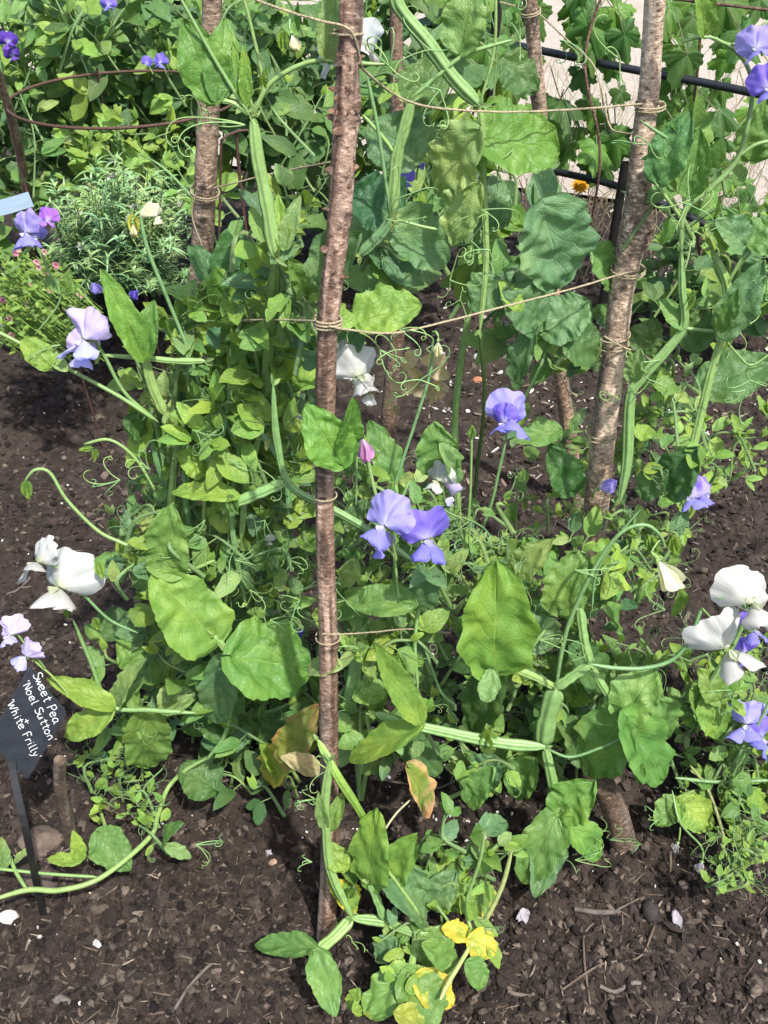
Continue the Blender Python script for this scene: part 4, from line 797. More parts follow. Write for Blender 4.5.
# --- centre plant: blue flowers in the middle
p = Plant('sweet pea in the centre bearing two deep blue-violet flowers beside the front pole', G(360, 800), .04)
p.stem([(273, 385), (277, 440), (290, 485), (330, 508), (365, 528), (412, 560)], (6, 9), True); p.stem([(428, 555), (422, 590), (415, 640), (418, 690)], (5, 5), False, None, .02); p.stem([(392, 545), (396, 570), (400, 600), (415, 618)], 3)
p.stem([(433, 340), (430, 373), (416, 420), (395, 485), (390, 520)], 4, False, STEMD, .03); p.stem([(366, 448), (372, 480), (380, 510)], 5); p.stem([(357, 437), (356, 505)], 3); p.stem([(506, 440), (498, 475), (490, 508), (470, 560)], 4, False, STEMD, .1); p.stem([(472, 425), (470, 500), (465, 540)], 3, False, None, .1)
p.stem([(375, 713), (398, 722), (422, 727), (473, 738), (508, 744), (545, 747)], (9, 11), True); p.stem([(340, 745, .04), (352, 690), (360, 640), (365, 620)], (14, 13), True, None, .05); p.stem([(395, 485), (400, 500), (410, 480)], 4); p.stem([(422, 640), (440, 690), (455, 705)], 4, False, STEMD, .06)
p.flower(384, 522, 50, LAV, (-.35, -.8, .4), (.35, .4, .9), (396, 560), -.03, label='violet-blue flower on the left of the pair'); p.flower(428, 535, 52, BLUE, (.15, -.85, .45), (0, .4, .9), (428, 560), -.03, label='deeper violet flower on the right of the pair')
p.flower(378, 545, 24, LAV, (-.5, -.7, .3), (-.3, .3, .9), (396, 560), -.02)
p.flower(363, 440, 34, PNK, (.15, -.45, -.9), (.1, .9, -.3), (360, 425), -.02, closed=True, label='pink bud hanging down'); p.bud(356, 424, 20, PALE, (.1, 0, -1), -.02); p.bud(472, 432, 16, YEL, (0, 0, 1), .1)
p.flower(513, 414, 44, LAV, (.2, -.8, .4), (.25, .4, .9), (506, 440), .12, label='lavender-blue flower standing clear over the soil'); p.flower(502, 420, 30, BLUE, (-.5, -.7, .3), (-.2, .4, .9), (506, 440), .11)
p.flower(437, 478, 30, WHT, (-.4, -.7, .5), (.1, .3, 1), (445, 500), .06, 0); p.flower(455, 497, 22, LIL, (.2, -.5, -.4), (0, .6, .6), (448, 505), .06, 0); p.flower(436, 620, 14, WHT, (0, -.7, .6), (0, .3, 1), (430, 640), .06, 0, closed=True)
p.flower(360, 372, 46, WHT, (.3, -.8, .4), (0, .4, .9), (350, 350), .06, label='ragged white flower right of the front pole'); p.flower(346, 360, 34, WHT, (-.3, -.8, .2), (-.3, .3, .9), (348, 340), .08); p.flower(372, 392, 26, WHT, (.5, -.6, -.2), (.3, .4, .9), (355, 370), .055); p.flower(438, 343, 20, CRM, (0, -.4, -1), (0, .9, -.3), (433, 332), .03, 0, closed=True)
p.leaf(420, 720, 370, 640, 28, YEL, dy=-.03, fold=.6, curl=-.1, label='narrow folded bright leaf'); p.leaf(421, 726, 345, 762, 28, YEL, dy=-.03, fold=.5); p.leaf(414, 605, 344, 600, 34, GRN, dy=-.01, fold=.3); p.leaf(416, 606, 438, 578, 28, BLU, dy=.01); p.leaf(340, 668, 304, 668, 24, PALE, dy=-.05, fold=.3, mottle=((.4, .25, .2), .85))
p.leaf(342, 465, 306, 405, 46, (.11, .25, .045), dy=-.08, fold=.2, tilt=(-.15, 0), label='folded leaf overlapping the front pole'); p.leaf(344, 463, 356, 400, 28, (.08, .19, .035), dy=-.07, fold=.2, tilt=(.4, 0)); p.leaf(360, 322, 421, 303, 56, YEL, dy=.05, shape='round', fold=.2); p.leaf(366, 318, 338, 352, 40, BLU, dy=.07); p.leaf(385, 690, 352, 698, 28, GRN, dy=.01)
p.leaf(440, 472, 434, 424, 48, GRN, dy=.08, shape='round'); p.leaf(441, 446, 462, 490, 26, PALE, dy=.05, fold=.3); p.leaf(395, 480, 370, 420, 30, GRN, dy=.08); p.leaf(400, 630, 430, 660, 34, BLU, dy=.05); p.leaf(380, 650, 410, 690, 40, DRK, dy=.07); p.leaf(400, 740, 445, 770, 44, DRK, dy=.05, shape='round'); p.leaf(355, 560, 340, 590, 20, PALE)
p.leaf(365, 590, 335, 620, 22, GRN, dy=.01); p.leaf(350, 530, 365, 500, 22, BLU, dy=.04); p.bud(487, 737, 34, YEL, (0, 0, 1), .0); p.leaf(485, 700, 494, 665, 20, PALE, dy=-.01, fold=.5)
for (x, y) in ((400, 330), (395, 350), (380, 350), (290, 560), (300, 600), (360, 650), (470, 520), (440, 560), (420, 380), (345, 600), (310, 620), (300, 590)): p.tendrils(x, y, 4, .06, 0)
p.fill([(340, 540, 460, 760), (335, 400, 400, 480)], 22, (.04, .07), (.026, .044), None, depth=(.0, .14), nodes=(2, 3))
p.fill([(340, 480, 460, 560), (335, 560, 400, 660), (440, 500, 530, 580)], 40, (.03, .07), (.015, .03), depth=(.03, .2), tend=.8); p.fill([(400, 520, 520, 600)], 22, (.04, .08), (.008, .016), PALE, depth=(.1, .25), nodes=(4, 6))
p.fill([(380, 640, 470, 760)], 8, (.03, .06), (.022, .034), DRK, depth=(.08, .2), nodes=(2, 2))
for q in ((360, 640), (415, 690), (395, 520)): p.rise(*q)
p.done()
# dried leaves
dr = MB()
for _ in range(16):
    a = P(R.uniform(398, 432), R.uniform(350, 408), R.uniform(1.35, 1.45)); d = Vector((R.uniform(-1, 1), R.uniform(-.4, .4), R.uniform(-1.2, .3))).normalized()
    leaf(dr, a, a + d * R.uniform(.02, .04), R.uniform(.010, .022), CAMV(a) + Vector((R.uniform(-.8, .8), 0, 0)), vary((.52, .42, .27), .2, .05), 10, 8, .5, .3, .2)
for _ in range(5): tendril(dr, P(418, 375, 1.4), (R.uniform(.2, 1), -.1, R.uniform(-1, .5)), .07, (.5, .4, .26))
tag(dr.build('dried_leaves', M_FOL), 'bunch of dry beige leaves hanging beside the shaded back pole', 'dead leaves')

# --- right front plant
p = Plant('big-leaved sweet pea between front and right poles', G(560, 775), .10)
p.leaf(494, 666, 497, 566, 86, (.12, .25, .045), dy=-.05, shape='round', fold=.1, tilt=(0, 0), ruf=.05, label='very large bright leaf standing upright'); p.leaf(498, 668, 468, 738, 48, DRK, dy=0, shape='round'); p.leaf(623, 716, 657, 670, 54, GRN, dy=-.02, shape='round', fold=.05); p.leaf(622, 717, 587, 778, 66, GRN, dy=-.02, shape='round', fold=.03, curl=.06, dt=.0, tilt=(-.05, 0), label='large drooping leaf left of its twin')
p.leaf(626, 718, 666, 782, 64, (.12, .26, .055), dy=-.035, shape='round', fold=.03, curl=.06, dt=.0, tilt=(.05, 0), label='large drooping leaf right of its twin'); p.leaf(558, 815, 520, 884, 46, GRN, dy=-.03, shape='round', fold=.2); p.leaf(560, 815, 594, 782, 42, (.13, .26, .05), dy=-.03, fold=.3); p.leaf(561, 818, 604, 860, 32, (.13, .26, .05), dy=-.03, fold=.4); p.leaf(556, 822, 535, 898, 30, BLU, dy=-.01)
p.leaf(514, 572, 552, 540, 30, PALE, dy=.02, fold=.5); p.leaf(560, 610, 578, 552, 52, GRN, dy=.04, shape='round'); p.leaf(505, 560, 530, 590, 40, DRK, dy=.05); p.leaf(545, 650, 530, 610, 44, BLU, dy=.03); p.leaf(575, 650, 610, 690, 46, DRK, dy=.04, shape='round'); p.leaf(605, 610, 625, 640, 30, GRN, dy=.03)
p.leaf(585, 755, 560, 720, 44, DRK, dy=.03); p.leaf(660, 700, 672, 740, 34, GRN, dy=0); p.leaf(500, 760, 470, 790, 34, BLU, dy=.03); p.leaf(535, 760, 510, 800, 34, GRN, dy=.03)
p.stem([(543, 745), (547, 718), (556, 688)], 18, True); p.stem([(556, 688), (530, 675), (494, 662)], (8, 7), True); p.stem([(556, 688), (562, 650), (572, 615), (598, 562), (622, 532), (645, 525), (660, 535), (665, 548)], (7, 4), False, STEMD, -.02); p.stem([(556, 688), (573, 676), (590, 664)], 10, True)
p.stem([(590, 664), (615, 668), (645, 668), (672, 660), (690, 640), (697, 620), (702, 608)], (6, 5), False, STEMD, -.02); p.stem([(590, 665), (605, 690), (623, 716)], 8, True); p.stem([(590, 664), (584, 640), (580, 608)], 9, True); p.stem([(545, 747), (552, 780), (559, 815)], 10, True); p.stem([(545, 748), (570, 757), (600, 748), (625, 738), (641, 748), (645, 770)], 4, False, STEMD, -.03)
p.stem([(508, 665), (525, 655), (545, 630)], 5, False, None, .02); p.stem([(592, 610), (596, 575), (615, 540), (640, 510)], 3, False, STEMD)
p.flower(664, 562, 46, CRM, (.55, -.4, -.75), (.5, .6, .3), (662, 540), -.02, closed=True, label='cream bud opening'); p.bud(652, 545, 26, YEL, (.4, 0, -1), -.02); p.bud(674, 545, 26, YEL, (.3, 0, -1), 0); p.flower(756, 598, 60, (WHT[0], WHT[1]), (.1, -.6, .6), (.2, .5, .9), (718, 598), -.02, label='upper white frilled flower'); p.flower(730, 646, 60, WHT, (.2, -.85, .35), (-.35, .3, .9), (702, 608), -.03, label='lower white frilled flower')
p.bud(640, 773, 26, YEL, (0, 0, -1), -.04)
for (x, y, a) in ((540, 640, 0), (530, 660, 3), (562, 832, 5), (575, 860, 6), (520, 850, 4), (585, 835, 0), (575, 570, 0), (610, 840, 5.9), (550, 865, 5)): p.tendrils(x, y, 3, .08, -.02, a)
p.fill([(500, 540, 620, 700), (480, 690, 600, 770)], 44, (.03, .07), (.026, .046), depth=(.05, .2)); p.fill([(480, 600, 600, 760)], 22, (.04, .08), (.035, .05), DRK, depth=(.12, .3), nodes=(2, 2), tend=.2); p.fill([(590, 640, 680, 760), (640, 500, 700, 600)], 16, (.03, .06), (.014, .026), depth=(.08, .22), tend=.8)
for q in ((545, 745), (580, 650), (500, 740)): p.rise(*q)
p.done()

# --- lower right plant
p = Plant('yellow-green sweet pea with small leaves at the right edge holding violet flowers', G(735, 800), .16)
p.fill([(660, 690, 790, 800), (690, 630, 790, 720)], 42, (.03, .08), (.018, .034), YEL, depth=(0, .2)); p.fill([(670, 700, 790, 850), (700, 640, 780, 700)], 22, (.03, .07), (.02, .034), GRN, depth=(0, .2)); p.fill([(715, 830, 768, 880)], 10, (.02, .04), (.010, .018), YEL, depth=(0, .06), nodes=(3, 4))
p.leaf(678, 800, 715, 828, 34, YEL, dy=-.02, label='bright yellow-green leaf'); p.leaf(680, 800, 655, 825, 26, GRN); p.leaf(745, 790, 760, 812, 26, YEL); p.leaf(690, 690, 706, 720, 30, GRN); p.leaf(680, 590, 675, 620, 18, YEL); p.leaf(720, 700, 700, 670, 30, GRN); p.leaf(700, 700, 732, 738, 34, YEL)
p.stem([(672, 790), (680, 822), (700, 845), (703, 857)], 3, False, None, -.02); p.stem([(690, 765), (708, 790), (722, 830), (724, 850)], 4, False, (.3, .32, .15)); p.stem([(675, 778), (720, 782), (775, 780)], 5, False, STEMD); p.stem([(700, 700), (730, 650), (745, 620)], 5, True); p.stem([(770, 700), (750, 740), (730, 780)], 4); p.stem([(755, 745), (745, 760), (738, 790)], 3)
p.flower(756, 628, 30, BLUE, (.2, -.7, .4), (.2, .4, .9), (745, 650), .02); p.flower(742, 652, 28, BLUE, (-.4, -.7, .3), (-.5, .3, .7), (745, 655), .02); p.flower(746, 722, 38, LAV, (-.3, -.8, .4), (-.2, .4, .9), (752, 745), 0, label='lavender flower at the right edge'); p.flower(764, 736, 34, BLUE, (.3, -.8, .3), (.4, .3, .9), (752, 745), 0)
p.flower(677, 843, 16, ((.55, .53, .5), (.5, .5, .5)), (-.1, -.3, -1), (0, 1, -.2), (680, 828), -.03, closed=True, label='withered white bud'); p.flower(701, 862, 18, ((.62, .58, .6), (.6, .6, .6)), (0, -.3, -1), (0, 1, -.2), (703, 850), -.03, closed=True, label='withered white bud hanging lowest')
for (x, y) in ((690, 640), (665, 610), (660, 820), (730, 690)): p.tendrils(x, y, 3, .06)
for q in ((700, 720), (745, 660), (720, 780)): p.rise(*q, w_=.002)
p.done()

# --- upper middle climber (big blue-green leaves)
p = Plant('sweet pea high in the middle with hanging blue-green leaves under the upper twine', G(470, 560), .22)
p.stem([(396, -15), (399, 7), (426, 41), (453, 78), (480, 106)], (12, 15), True); p.stem([(480, 106), (482, 140), (484, 200), (486, 260), (480, 330)], (8, 6), True); p.stem([(412, 100), (404, 130), (396, 163), (392, 218)], (9, 13), True); p.stem([(367, 76), (378, 130), (389, 205)], 5, False, STEMD, -.04); p.stem([(412, 98), (440, 74), (467, 54), (512, 40)], (6, 5))
p.stem([(496, -10), (494, 50), (480, 104)], 4); p.stem([(363, 115), (385, 140), (393, 152)], 5); p.stem([(437, 126), (460, 128), (478, 136)], 5, False, None, -.01); p.stem([(392, 218), (420, 226), (440, 230)], 4); p.stem([(392, 218), (380, 235), (360, 255)], 11, True, BLU)
p.stem([(480, 200, .05), (470, 300, .1), (455, 420, .1), (460, 540, .1)], (6, 8), True, None, .05)
p.leaf(478, 130, 432, 196, 58, PALE, dy=-.03, ruf=.09, fold=.1, tilt=(-.15, 0), label='pale ruffled hanging leaf'); p.leaf(478, 184, 450, 246, 40, PALE, dy=-.02, ruf=.08, tilt=(-.2, 0)); p.leaf(484, 140, 562, 150, 82, (.10, .22, .04), dy=.0, shape='round', fold=.05); p.leaf(545, 207, 560, 290, 90, (.14, .27, .13), dy=.03, shape='round', fold=.05, curl=.03, tilt=(.1, -.1), label='large blue-green crinkled leaf'); p.leaf(459, 53, 475, -20, 44, (.14, .26, .08), dy=0, fold=.1, ruf=.08)
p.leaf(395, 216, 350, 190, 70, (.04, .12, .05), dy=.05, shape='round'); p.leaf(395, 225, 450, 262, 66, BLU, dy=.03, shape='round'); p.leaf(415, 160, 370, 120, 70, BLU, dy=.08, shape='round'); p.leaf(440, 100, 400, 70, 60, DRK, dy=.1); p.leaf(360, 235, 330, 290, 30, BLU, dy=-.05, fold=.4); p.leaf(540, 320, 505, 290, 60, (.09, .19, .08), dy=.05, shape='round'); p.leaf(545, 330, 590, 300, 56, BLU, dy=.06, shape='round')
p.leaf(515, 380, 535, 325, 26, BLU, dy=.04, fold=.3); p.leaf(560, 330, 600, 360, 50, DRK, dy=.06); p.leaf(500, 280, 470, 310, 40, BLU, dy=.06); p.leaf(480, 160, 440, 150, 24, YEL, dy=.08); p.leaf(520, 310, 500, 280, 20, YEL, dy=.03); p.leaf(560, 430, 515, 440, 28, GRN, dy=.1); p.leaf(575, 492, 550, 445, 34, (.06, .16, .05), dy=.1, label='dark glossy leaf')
p.leaf(590, 250, 620, 290, 40, GRN, dy=.07); p.leaf(500, 60, 540, 90, 40, DRK, dy=.15); p.leaf(505, 225, 470, 200, 40, DRK, dy=.08)
p.flower(403, 178, 20, BLUE, (-.2, -.8, .3), (0, .3, 1), (396, 195), .12, 0); p.flower(420, 165, 14, LAV, (.3, -.8, .3), (0, .3, 1), (416, 180), .12, 0, closed=True); p.flower(508, 322, 12, WHT, (-.3, -.7, .3), (0, .3, 1), (512, 330), .1, 0, closed=True)
for (x, y) in ((440, 90), (430, 50), (480, 210), (490, 250), (450, 280), (500, 160), (470, 240), (520, 40), (560, 40), (410, 220), (460, 300), (395, 200)): p.tendrils(x, y, 3, .06, -.02)
p.fill([(370, 60, 500, 270), (480, 200, 560, 330)], 20, (.05, .1), (.035, .06), None, depth=(.1, .35), nodes=(2, 3)); p.fill([(530, 300, 600, 360), (340, 240, 420, 320)], 9, (.04, .07), (.024, .036), depth=(.05, .25)); p.rise(480, 330); p.rise(460, 540); p.done()

# --- right upper climber
p = Plant('sweet pea climbing at the right edge with tall forking pale stems', G(660, 560), .22)
p.stem([(768, 20), (735, 44), (708, 37), (680, 42)], 4, False, None); p.stem([(709, 38), (731, 47), (748, 68), (752, 100), (738, 157), (712, 187), (684, 213), (681, 258)], (4, 9), False); p.stem([(738, 157), (755, 145), (775, 140)], 5); p.stem([(655, 182), (668, 200), (681, 218)], 5)
p.stem([(681, 250), (682, 290), (684, 325), (667, 350), (640, 380), (630, 400), (627, 460), (620, 500)], (7, 12), True); p.stem([(711, 248), (727, 287), (724, 327), (711, 373), (694, 443), (680, 500)], (8, 8), True); p.stem([(684, 328), (700, 330), (722, 332)], 5); p.stem([(727, 285), (740, 262), (755, 245)], 5); p.stem([(722, 335), (738, 355), (752, 365), (775, 350)], 3)
p.stem([(640, 120), (690, 160), (684, 213)], 4, False, STEMD)
p.leaf(656, 182, 690, 110, 38, (.08, .19, .06), dy=0, fold=.2, tilt=(-.1, 0)); p.leaf(690, 195, 700, 130, 32, GRN, dy=0, fold=.4); p.leaf(681, 190, 670, 125, 22, PALE, dy=.01, fold=.5); p.leaf(705, 36, 698, -15, 22, YEL, fold=.3); p.leaf(750, 160, 768, 100, 40, GRN, dy=.03); p.leaf(745, 245, 718, 220, 34, BLU); p.leaf(748, 245, 790, 225, 40, (.09, .2, .06))
p.leaf(722, 336, 764, 262, 36, BLU, dy=-.02, tilt=(.2, 0), label='blue-green leaf cupped round the stem'); p.leaf(720, 330, 738, 290, 18, GRN, dy=-.03); p.leaf(684, 328, 660, 298, 20, GRN); p.leaf(690, 350, 706, 305, 32, DRK, dy=.02); p.leaf(640, 355, 655, 318, 34, DRK, dy=.08); p.leaf(668, 492, 696, 448, 44, (.05, .13, .05), dy=.0, label='dark glossy leaf over the soil'); p.leaf(660, 470, 640, 500, 30, BLU); p.leaf(700, 390, 775, 360, 50, DRK, dy=.25)
p.leaf(632, 380, 640, 350, 20, PALE, dy=-.02); p.leaf(655, 385, 680, 390, 18, GRN); p.leaf(725, 250, 712, 222, 24, GRN); p.leaf(770, 280, 745, 320, 34, BLU, dy=.02); p.leaf(640, 440, 650, 425, 20, YEL)
p.bud(690, 300, 22, YEL, (.3, 0, 1)); p.flower(756, 44, 40, LAV, (-.4, -.8, .3), (-.2, .3, .9), (775, 60), -.02, label='lavender-blue flower at the top right corner'); p.flower(768, 84, 38, BLUE, (-.2, -.8, .2), (-.3, .3, .9), (780, 70), -.02)
p.flower(690, 495, 34, LAV, (-.4, -.7, .4), (-.3, .3, .9), (685, 515), .02); p.flower(706, 492, 28, BLUE, (.5, -.7, .3), (.4, .3, .9), (690, 515), .02, label='violet flower beside the dark glossy leaf'); p.flower(601, 486, 26, LAV, (.5, -.4, .5), (.3, .4, .9), (592, 500), .02, closed=True)
for (x, y) in ((745, 390), (735, 330), (660, 360), (650, 380), (700, 210), (620, 60), (690, 200), (650, 145), (620, 400), (750, 380), (765, 300), (690, 230)): p.tendrils(x, y, 3, .06, -.02)
p.fill([(620, 330, 680, 430), (600, 440, 690, 540)], 26, (.03, .07), (.018, .03), depth=(0, .2)); p.fill([(700, 150, 790, 300), (660, 120, 720, 200)], 13, (.05, .08), (.03, .05), GRN, depth=(.0, .2), nodes=(2, 2)); p.rise(620, 500); p.rise(680, 500); p.done()
# low foliage behind on the right
p = Plant('low yellow-green seedlings in the mulch behind the right pole', G(730, 480), .7, 'seedling_patch', 'seedlings', None)
p.fill([(690, 420, 790, 480), (650, 420, 700, 450)], 18, (.04, .08), (.03, .05), YEL, depth=(0, .3), nodes=(1, 2)); p.leaf(690, 515, 672, 480, 20, YEL); p.fill([(520, 430, 590, 520)], 12, (.03, .06), (.02, .035), depth=(-.2, .0)); p.done()

# ------------------------------------------------------------------ BACKGROUND
def far_plant(label, root, boxes, n, Yr_, lw, tone=None, L=(.08, .18), name='climbing_plant', cat='plant', group='plants along the back of the bed', flowers=(), tend=.25, nodes=(3, 5)):
    q = Plant(label, root, 0, name, cat, group)
    ar = [(b[2] - b[0]) * (b[3] - b[1]) for b in boxes]
    for _ in range(n):
        b = R.choices(boxes, ar)[0]; x = R.uniform(b[0], b[2]); y = R.uniform(b[1], b[3]); Y = min(R.uniform(*Yr_), Yg(y) - .03); tn = tone if tone and R.random() < .75 else (DRK if R.random() < .35 else None)  # share of darker leaves puts background shade into the leaf colour
        q.shoot(x, y, Y, R.uniform(*L), R.uniform(*lw), tn, R.randint(*nodes), tend=tend)
    for (x, y, s_, cols, Y) in flowers:
        flower(q.t, P(x, y, Y), s_ * T(y, Y), (R.uniform(-.4, .4), -.8, .3), (R.uniform(-.3, .3), .3, 1), cols, P(x + 6, y + 12, Y), 0)
    for k in range(3):
        b = boxes[0]; m = MB(); e = P(R.uniform(b[0], b[2]), R.uniform(b[1], b[3]), sum(Yr_) / 2); a = root + Vector((R.uniform(-.05, .05), 0, -.02)); tube(m, catmull([a, a.lerp(e, .5) + Vector((R.uniform(-.05, .05), 0, 0)), e], 8), .003, vary(STEM), prof=WING); m.build('stem', M_STEM, q.t)
    q.done(); return q
far_plant('dense climbing sweet pea at the top left corner behind the rusty ring', G(60, 215), [(-40, -20, 110, 110), (-40, 90, 60, 200)], 130, (2.45, 3.0), (.04, .065), flowers=((8, 40, 18, PURP, 2.3), (12, 54, 15, PURP, 2.3), (108, 3, 16, BLUE, 2.5)))
far_plant('dark green climber between the rusty ring and the back left pole', G(170, 190), [(90, -20, 270, 120)], 120, (2.5, 3.2), (.045, .075), flowers=((147, 62, 11, BLUE, 2.3), (160, 61, 14, BLUE, 2.3)))
far_plant('shaded mass of climbing leaves behind the front pole top', G(330, 150), [(230, -20, 440, 190)], 130, (2.7, 3.6), (.05, .08), DRK)  # shade behind the pole top is put into the dark leaf tone
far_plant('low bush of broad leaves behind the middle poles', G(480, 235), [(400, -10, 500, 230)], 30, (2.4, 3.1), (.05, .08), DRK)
far_plant('shaded shrub at the far right below the lower pipe', G(730, 290), [(660, 230, 800, 300)], 26, (2.4, 2.9), (.05, .08), DRK)  # shadow under the pipe is painted in with darker leaf colour
far_plant('yellowish young shoots left of the back left pole', G(150, 180), [(60, 110, 190, 180)], 34, (2.3, 2.7), (.03, .055), YEL)
# grapevines on the fence
def grape(label, root, boxes, n, Yr_, stems):
    t = thing('grapevine', label, 'vine', root, 'grapevines on the pipe fence'); k = 0; fo = MB(); pe = MB()
    for i in range(n):
        b = R.choice(boxes); x = R.uniform(b[0], b[2]); y = R.uniform(b[1], b[3]); Y = R.uniform(*Yr_); a = P(x, y, Y); L = R.uniform(.05, .10)
        d = Vector((R.uniform(-.7, .7), R.uniform(-.5, .1), R.uniform(-1, -.2))).normalized(); n_ = (CAMV(a) * .6 + SUN * .6 + Vector((R.uniform(-.5, .5), R.uniform(-.4, .4), 0)))
        lobed(fo, a, a + d * L, L * 1.1, n_, vary(R.choice(((.07, .16, .028), (.11, .22, .035), (.05, .12, .026)))), R.choice((5, 5, 6)))
        tube(fo, catmull([a - d * .05 + Vector((0, .03, .02)), a, a + d * L * .25], 3), .0013, (.2, .2, .08), seg=4)
    for s in stems:
        m = MB(); tube(m, catmull([P(*q) for q in s], 8), .0032, (.14, .085, .06), seg=6); m.build('cane', M_BARK, t)
    fo.build('foliage', M_GRAPE, t)
grape('grapevine with lobed leaves left of the thick right pole', G(585, 230), [(560, 60, 620, 170), (575, -20, 625, 40), (545, 90, 620, 150)], 34, (2.75, 3.15), [[(590, 235, 2.75), (600, 150, 2.7), (585, 60, 2.75), (610, -30, 2.8)]])
grape('grapevine with lobed leaves right of the thick right pole', G(740, 250), [(660, -20, 790, 60), (690, 60, 790, 190), (650, 60, 700, 130), (700, 150, 790, 240)], 46, (2.6, 3.2), [[(700, 260, 2.6), (690, 150, 2.7), (700, 40, 2.7), (690, -30, 2.7)], [(768, 10, 2.6), (700, 2, 2.7), (640, -5, 2.8)]])
grape('distant grapevine over the upper pipe behind the middle poles', G(470, 120), [(400, -30, 530, 20), (450, 30, 530, 90)], 26, (2.9, 3.4), [[(470, 130, 3.2), (480, 60, 3.2), (460, -20, 3.2)]])
# dry stems beyond the path edge
dg = MB()
for _ in range(420):
    x = R.uniform(520, 790); y = R.uniform(90, 290); a = G(x, y); h_ = R.uniform(.06, .28); tube(dg, catmull([a, a + Vector((R.uniform(-.03, .03), 0, h_ * .5)), a + Vector((R.uniform(-.09, .09), R.uniform(-.03, .03), h_))], 3), R.uniform(.0008, .0018), vary(R.choice(((.42, .34, .24), (.3, .22, .15), (.16, .2, .07)))), seg=3)
tag(dg.build('dry_grass', M_STEM), 'thin dry grass stems along the path edge behind the fence', 'dry grass', kind='stuff')
gp = MB()
for (b, n) in (((500, 40, 800, 300), 500), ((250, 90, 420, 200), 260)):
    scatter(gp, n, [(.012, .009, .006), (.008, .007, .005)], [(.5, .45, .38), (.36, .30, .25), (.62, .58, .52), (.2, .16, .12)], b, .004)
tag(gp.build('path_gravel', M_CHIP, smooth=False), 'pale loose pebbles along the path behind the fence', 'gravel', kind='stuff')
# marigolds
def daisy(name, label, px, py, Y, size, col):
    a = P(px, py, Y); t = thing(name, label, 'flower', Vector((a.x, a.y, 0))); m = MB(); tube(m, catmull([Vector((a.x + .01, a.y + .01, -.01)), a.lerp(Vector((a.x, a.y, 0)), .5), a], 6), .0012, STEM, seg=5)
    for k in range(6):
        b = Vector((a.x, a.y, a.z * (k + .5) / 7)); leaf(m, b, b + Vector((R.uniform(-1, 1), R.uniform(-1, 1), .4)).normalized() * .03, .008, (0, 0, 1), vary(GRN), 6, 4, .2, .1, .05, 'thin')
    m.build('stem', M_STEM, t); h_ = MB(); ax = (Vector((0, -.5, .8))).normalized(); u = ax.cross(Vector((1, 0, 0))).normalized(); v_ = ax.cross(u)
    for lay in range(3):
        for k in range(12):
            an = k * 6.283 / 12 + lay * .25; d = u * math.cos(an) + v_ * math.sin(an); leaf(h_, a + ax * lay * size * .05, a + d * size * (.55 - lay * .13) + ax * size * (.05 + .12 * lay), size * .2, ax, vary(col, .12, .05), 5, 4, .1, .1, .05)
    h_.build('petals', M_PETAL, t)
daisy('marigold', 'orange-yellow marigold beyond the fence left of the thick right pole', 580, 186, 3.0, 20 * T(186, 3.0) / 1.1, (.75, .38, .01)); daisy('marigold', 'small orange marigold right of the white flowers on the left', 132, 565, D(565, .3), 15 * T(565, 1.2), (.75, .36, .01)); daisy('marigold', 'tiny yellow flower low in the leaves left of the back left pole', 212, 395, 1.7, 10 * T(395, 1.7), (.7, .5, .02))
# feathery silver plant
def feathery():
    t = thing('feathery_herb', 'silvery feathery-leaved herb with tiny white flower heads at the left', 'herb', G(120, 290)); fo = MB(); fl_ = MB(); cnt = 0
    for i in range(210):
        px = R.gauss(118, 36); py = R.uniform(158, 285) + abs(px - 118) * .35; px = min(196, max(50, px)); Y = min(R.uniform(2.0, 2.45), Yg(py) - .02); tip = P(px, py, Y); r_ = G(118 + (px - 118) * .6, 300) + Vector((0, R.uniform(0, .12), 0)); r_.y = max(r_.y, tip.y - .12)
        path = catmull([Vector((r_.x, r_.y, 0)), r_.lerp(tip, .5) + Vector((0, 0, .02)), tip], 7); c = vary(R.choice(((.15, .26, .09), (.20, .32, .13), (.12, .22, .07)))); tube(fo, path, .0008, c, seg=4)
        for k in range(3, len(path)):
            for q in range(3):
                a = Vector(path[k]); d = Vector((R.uniform(-1, 1), R.uniform(-1, 1), R.uniform(.2, 1.2))).normalized(); leaf(fo, a, a + d * R.uniform(.018, .045), R.uniform(.0022, .0045), SUN, vary(c), 6, 3, .2, .5, .1, 'thin', droop=.4)
        if R.random() < .09:
            fl_ = MB()
            for q in range(9):
                d = Vector((R.uniform(-1, 1), R.uniform(-1, .5), R.uniform(.0, 1))).normalized(); leaf(fl_, tip, tip + d * .012, .006, SUN, vary((.5, .53, .43), .1, .03), 4, 3, .2, .1, .1)
            fl_.build('flower_head', M_PETAL, t)
    fo.build('foliage', M_STEM, t)
feathery()
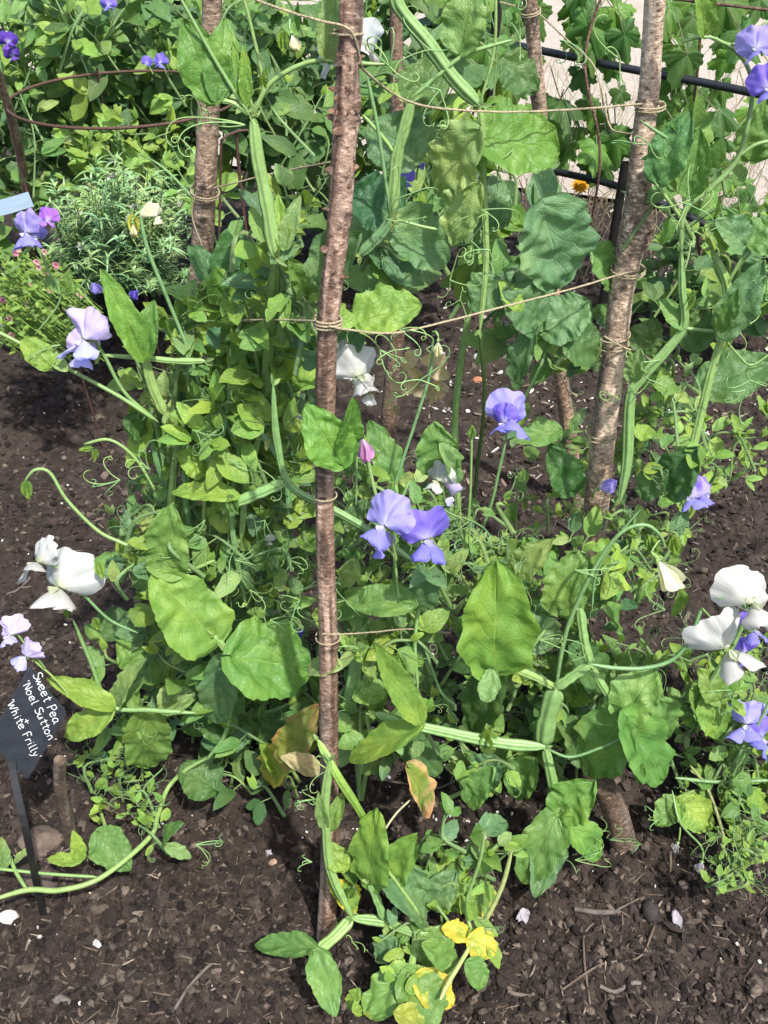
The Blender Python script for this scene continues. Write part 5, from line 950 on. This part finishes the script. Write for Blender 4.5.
def diascia():
    t = thing('bedding_plant', 'low bushy plant with many tiny pink and peach blooms at the left edge', 'bedding plant', G(15, 330)); fo = MB(); st_ = MB()
    for i in range(170):
        px = R.uniform(-25, 48 if R.random() < .8 else 62); py = R.uniform(250, 332); Y = min(R.uniform(1.95, 2.3), Yg(py) - .02); a = P(px, py, Y); b = Vector((a.x * .9, a.y + .02, max(0, a.z - .09))); tube(st_, catmull([b, a], 3), .0009, vary(YEL), seg=4)
        for q in range(8):
            c = b.lerp(a, R.uniform(.2, 1)); d = Vector((R.uniform(-1, 1), R.uniform(-1, .5), R.uniform(-.2, .8))).normalized(); leaf(fo, c, c + d * R.uniform(.010, .02), .007, SUN, vary(R.choice((YEL, YEL, PALE, GRN))), 5, 4, .2, .1, .05)
    fo.build('foliage', M_FOL, t); st_.build('side_stems', M_STEM, t)
    for (px, py) in ((16, 253), (37, 262), (44, 252), (18, 249), (56, 265), (39, 268), (31, 283), (22, 290), (42, 320), (10, 318), (58, 275), (80, 295), (3, 300), (50, 290), (12, 335), (28, 305), (46, 275)):
        a = P(px, py, min(2.02, Yg(py) - .1)); m = MB(); col = R.choice(((.72, .42, .42), (.78, .5, .42), (.7, .3, .38)))
        for k in range(5):
            an = k * 1.257 + .3; d = Vector((math.cos(an), 0, math.sin(an))) + Vector((0, -.3, .2)); leaf(m, a, a + d.normalized() * .0075, .0075, CAMV(a), vary(col, .1, .05), 5, 5, .1, .1, .05, 'round')
        leaf(m, a + CAMV(a) * .001 - Vector((0, 0, .0015)), a + CAMV(a) * .002 + Vector((0, 0, .002)), .003, CAMV(a), (.35, .03, .08), 4, 4, 0, 0, 0); m.build('flower', M_PETAL, t)
diascia()
# violet flowers at left
p = Plant('sweet pea stem at the left edge with a ruffled violet flower above the pink blooms', G(30, 340), .9, group=None)
p.flower(24, 229, 36, LAV, (-.3, -.85, .3), (-.2, .3, .9), (34, 250), -.06, label='violet flower'); p.flower(36, 236, 22, LAV, (.3, -.8, .1), (.4, .2, .9), (34, 250), -.06); p.flower(48, 218, 20, ((.36, .14, .6), (.4, .2, .66)), (.2, -.8, .3), (.2, .3, .9), (40, 240), -.06)
p.stem([(35, 335), (60, 300), (48, 270), (36, 246)], 3, False, None, 0); p.stem([(60, 300), (48, 268), (40, 250), (30, 240)], 2); p.leaf(62, 293, 45, 275, 14, GRN); p.leaf(66, 293, 70, 270, 12, GRN); p.done()

# fallen petals and bits
def petal(px, py, w_, label, col=(.5, .48, .5)):
    g = G(px, py, .006); g.z = float(gh(g.x, g.y)) + .005; m = MB(); L = .62 * w_ * (g - Vector((0, 0, H))).length / F
    for k in range(3):
        d = Vector((R.uniform(-1, 1), R.uniform(-1, 1), .15)).normalized(); leaf(m, g - d * L * .3, g + d * L * .6, L * .5, (0, -.2, 1), col, 10, 8, .4, .2, .2)
    tag(m.build('fallen_petal', M_PETAL), label, 'petal')
petal(525, 912, 26, 'crumpled white petal on the soil below the right front leaves'); petal(678, 918, 26, 'crumpled lilac-white petal beside the dark oblong clod'); petal(95, 940, 16, 'small white petal in the lower left mulch', (.6, .6, .58)); petal(652, 583, 14, 'lilac petal on the soil under the cream bud', (.6, .6, .75)); petal(590, 360, 12, 'white petal behind the thick right pole', (.7, .7, .72)); petal(268, 845, 10, 'thin white petal left of the front pole foot')
tw = [((640, 895), (590, 925), (583, 960), (590, 1005), 2.2, 'curved brown twig in the mulch below the right stub'), ((560, 995), (600, 968), (640, 955), (655, 925), 2, 'brown twig slanting up toward the dark oblong clod'), ((180, 790), (188, 795), (196, 800), (212, 798), 2, 'straw lying in the shade of the left bush'), ((508, 990), (515, 993), (525, 994), (531, 996), 4, 'short pale wood splinter at the bottom right of centre'), ((175, 1010), (190, 990), (205, 975), (212, 968), 3, 'tan splinter leaning up in the bottom left mulch'), ((575, 908), (595, 913), (610, 912), (620, 908), 5, 'flat weathered wood chip right of the crumpled white petal'), ((600, 985), (615, 990), (630, 985), (640, 982), 4, 'brown wood chip low in the right mulch'), ((5, 590), (15, 584), (25, 578), (30, 575), 3, 'pale stick on the soil left of the white flowers'), ((480, 762), (440, 785), (400, 782), (350, 776), 2.4, 'long thin pale twig on the soil behind the front pole')]
for *pts, w_, lab in tw:
    m = MB(); q = []
    for x, y in pts:
        g = G(x, y); g.z = float(gh(g.x, g.y)) + .004; q.append(g)
    tube(m, catmull(q, 8), w_ * .0014 / 2, vary((.13, .10, .08), .3), seg=6, hint=(0, 0, 1)); tag(m.build('twig', M_STONE), lab, 'twig')
print('objects', len(bpy.data.objects), 'faces', sum(len(m.polygons) for m in bpy.data.meshes))
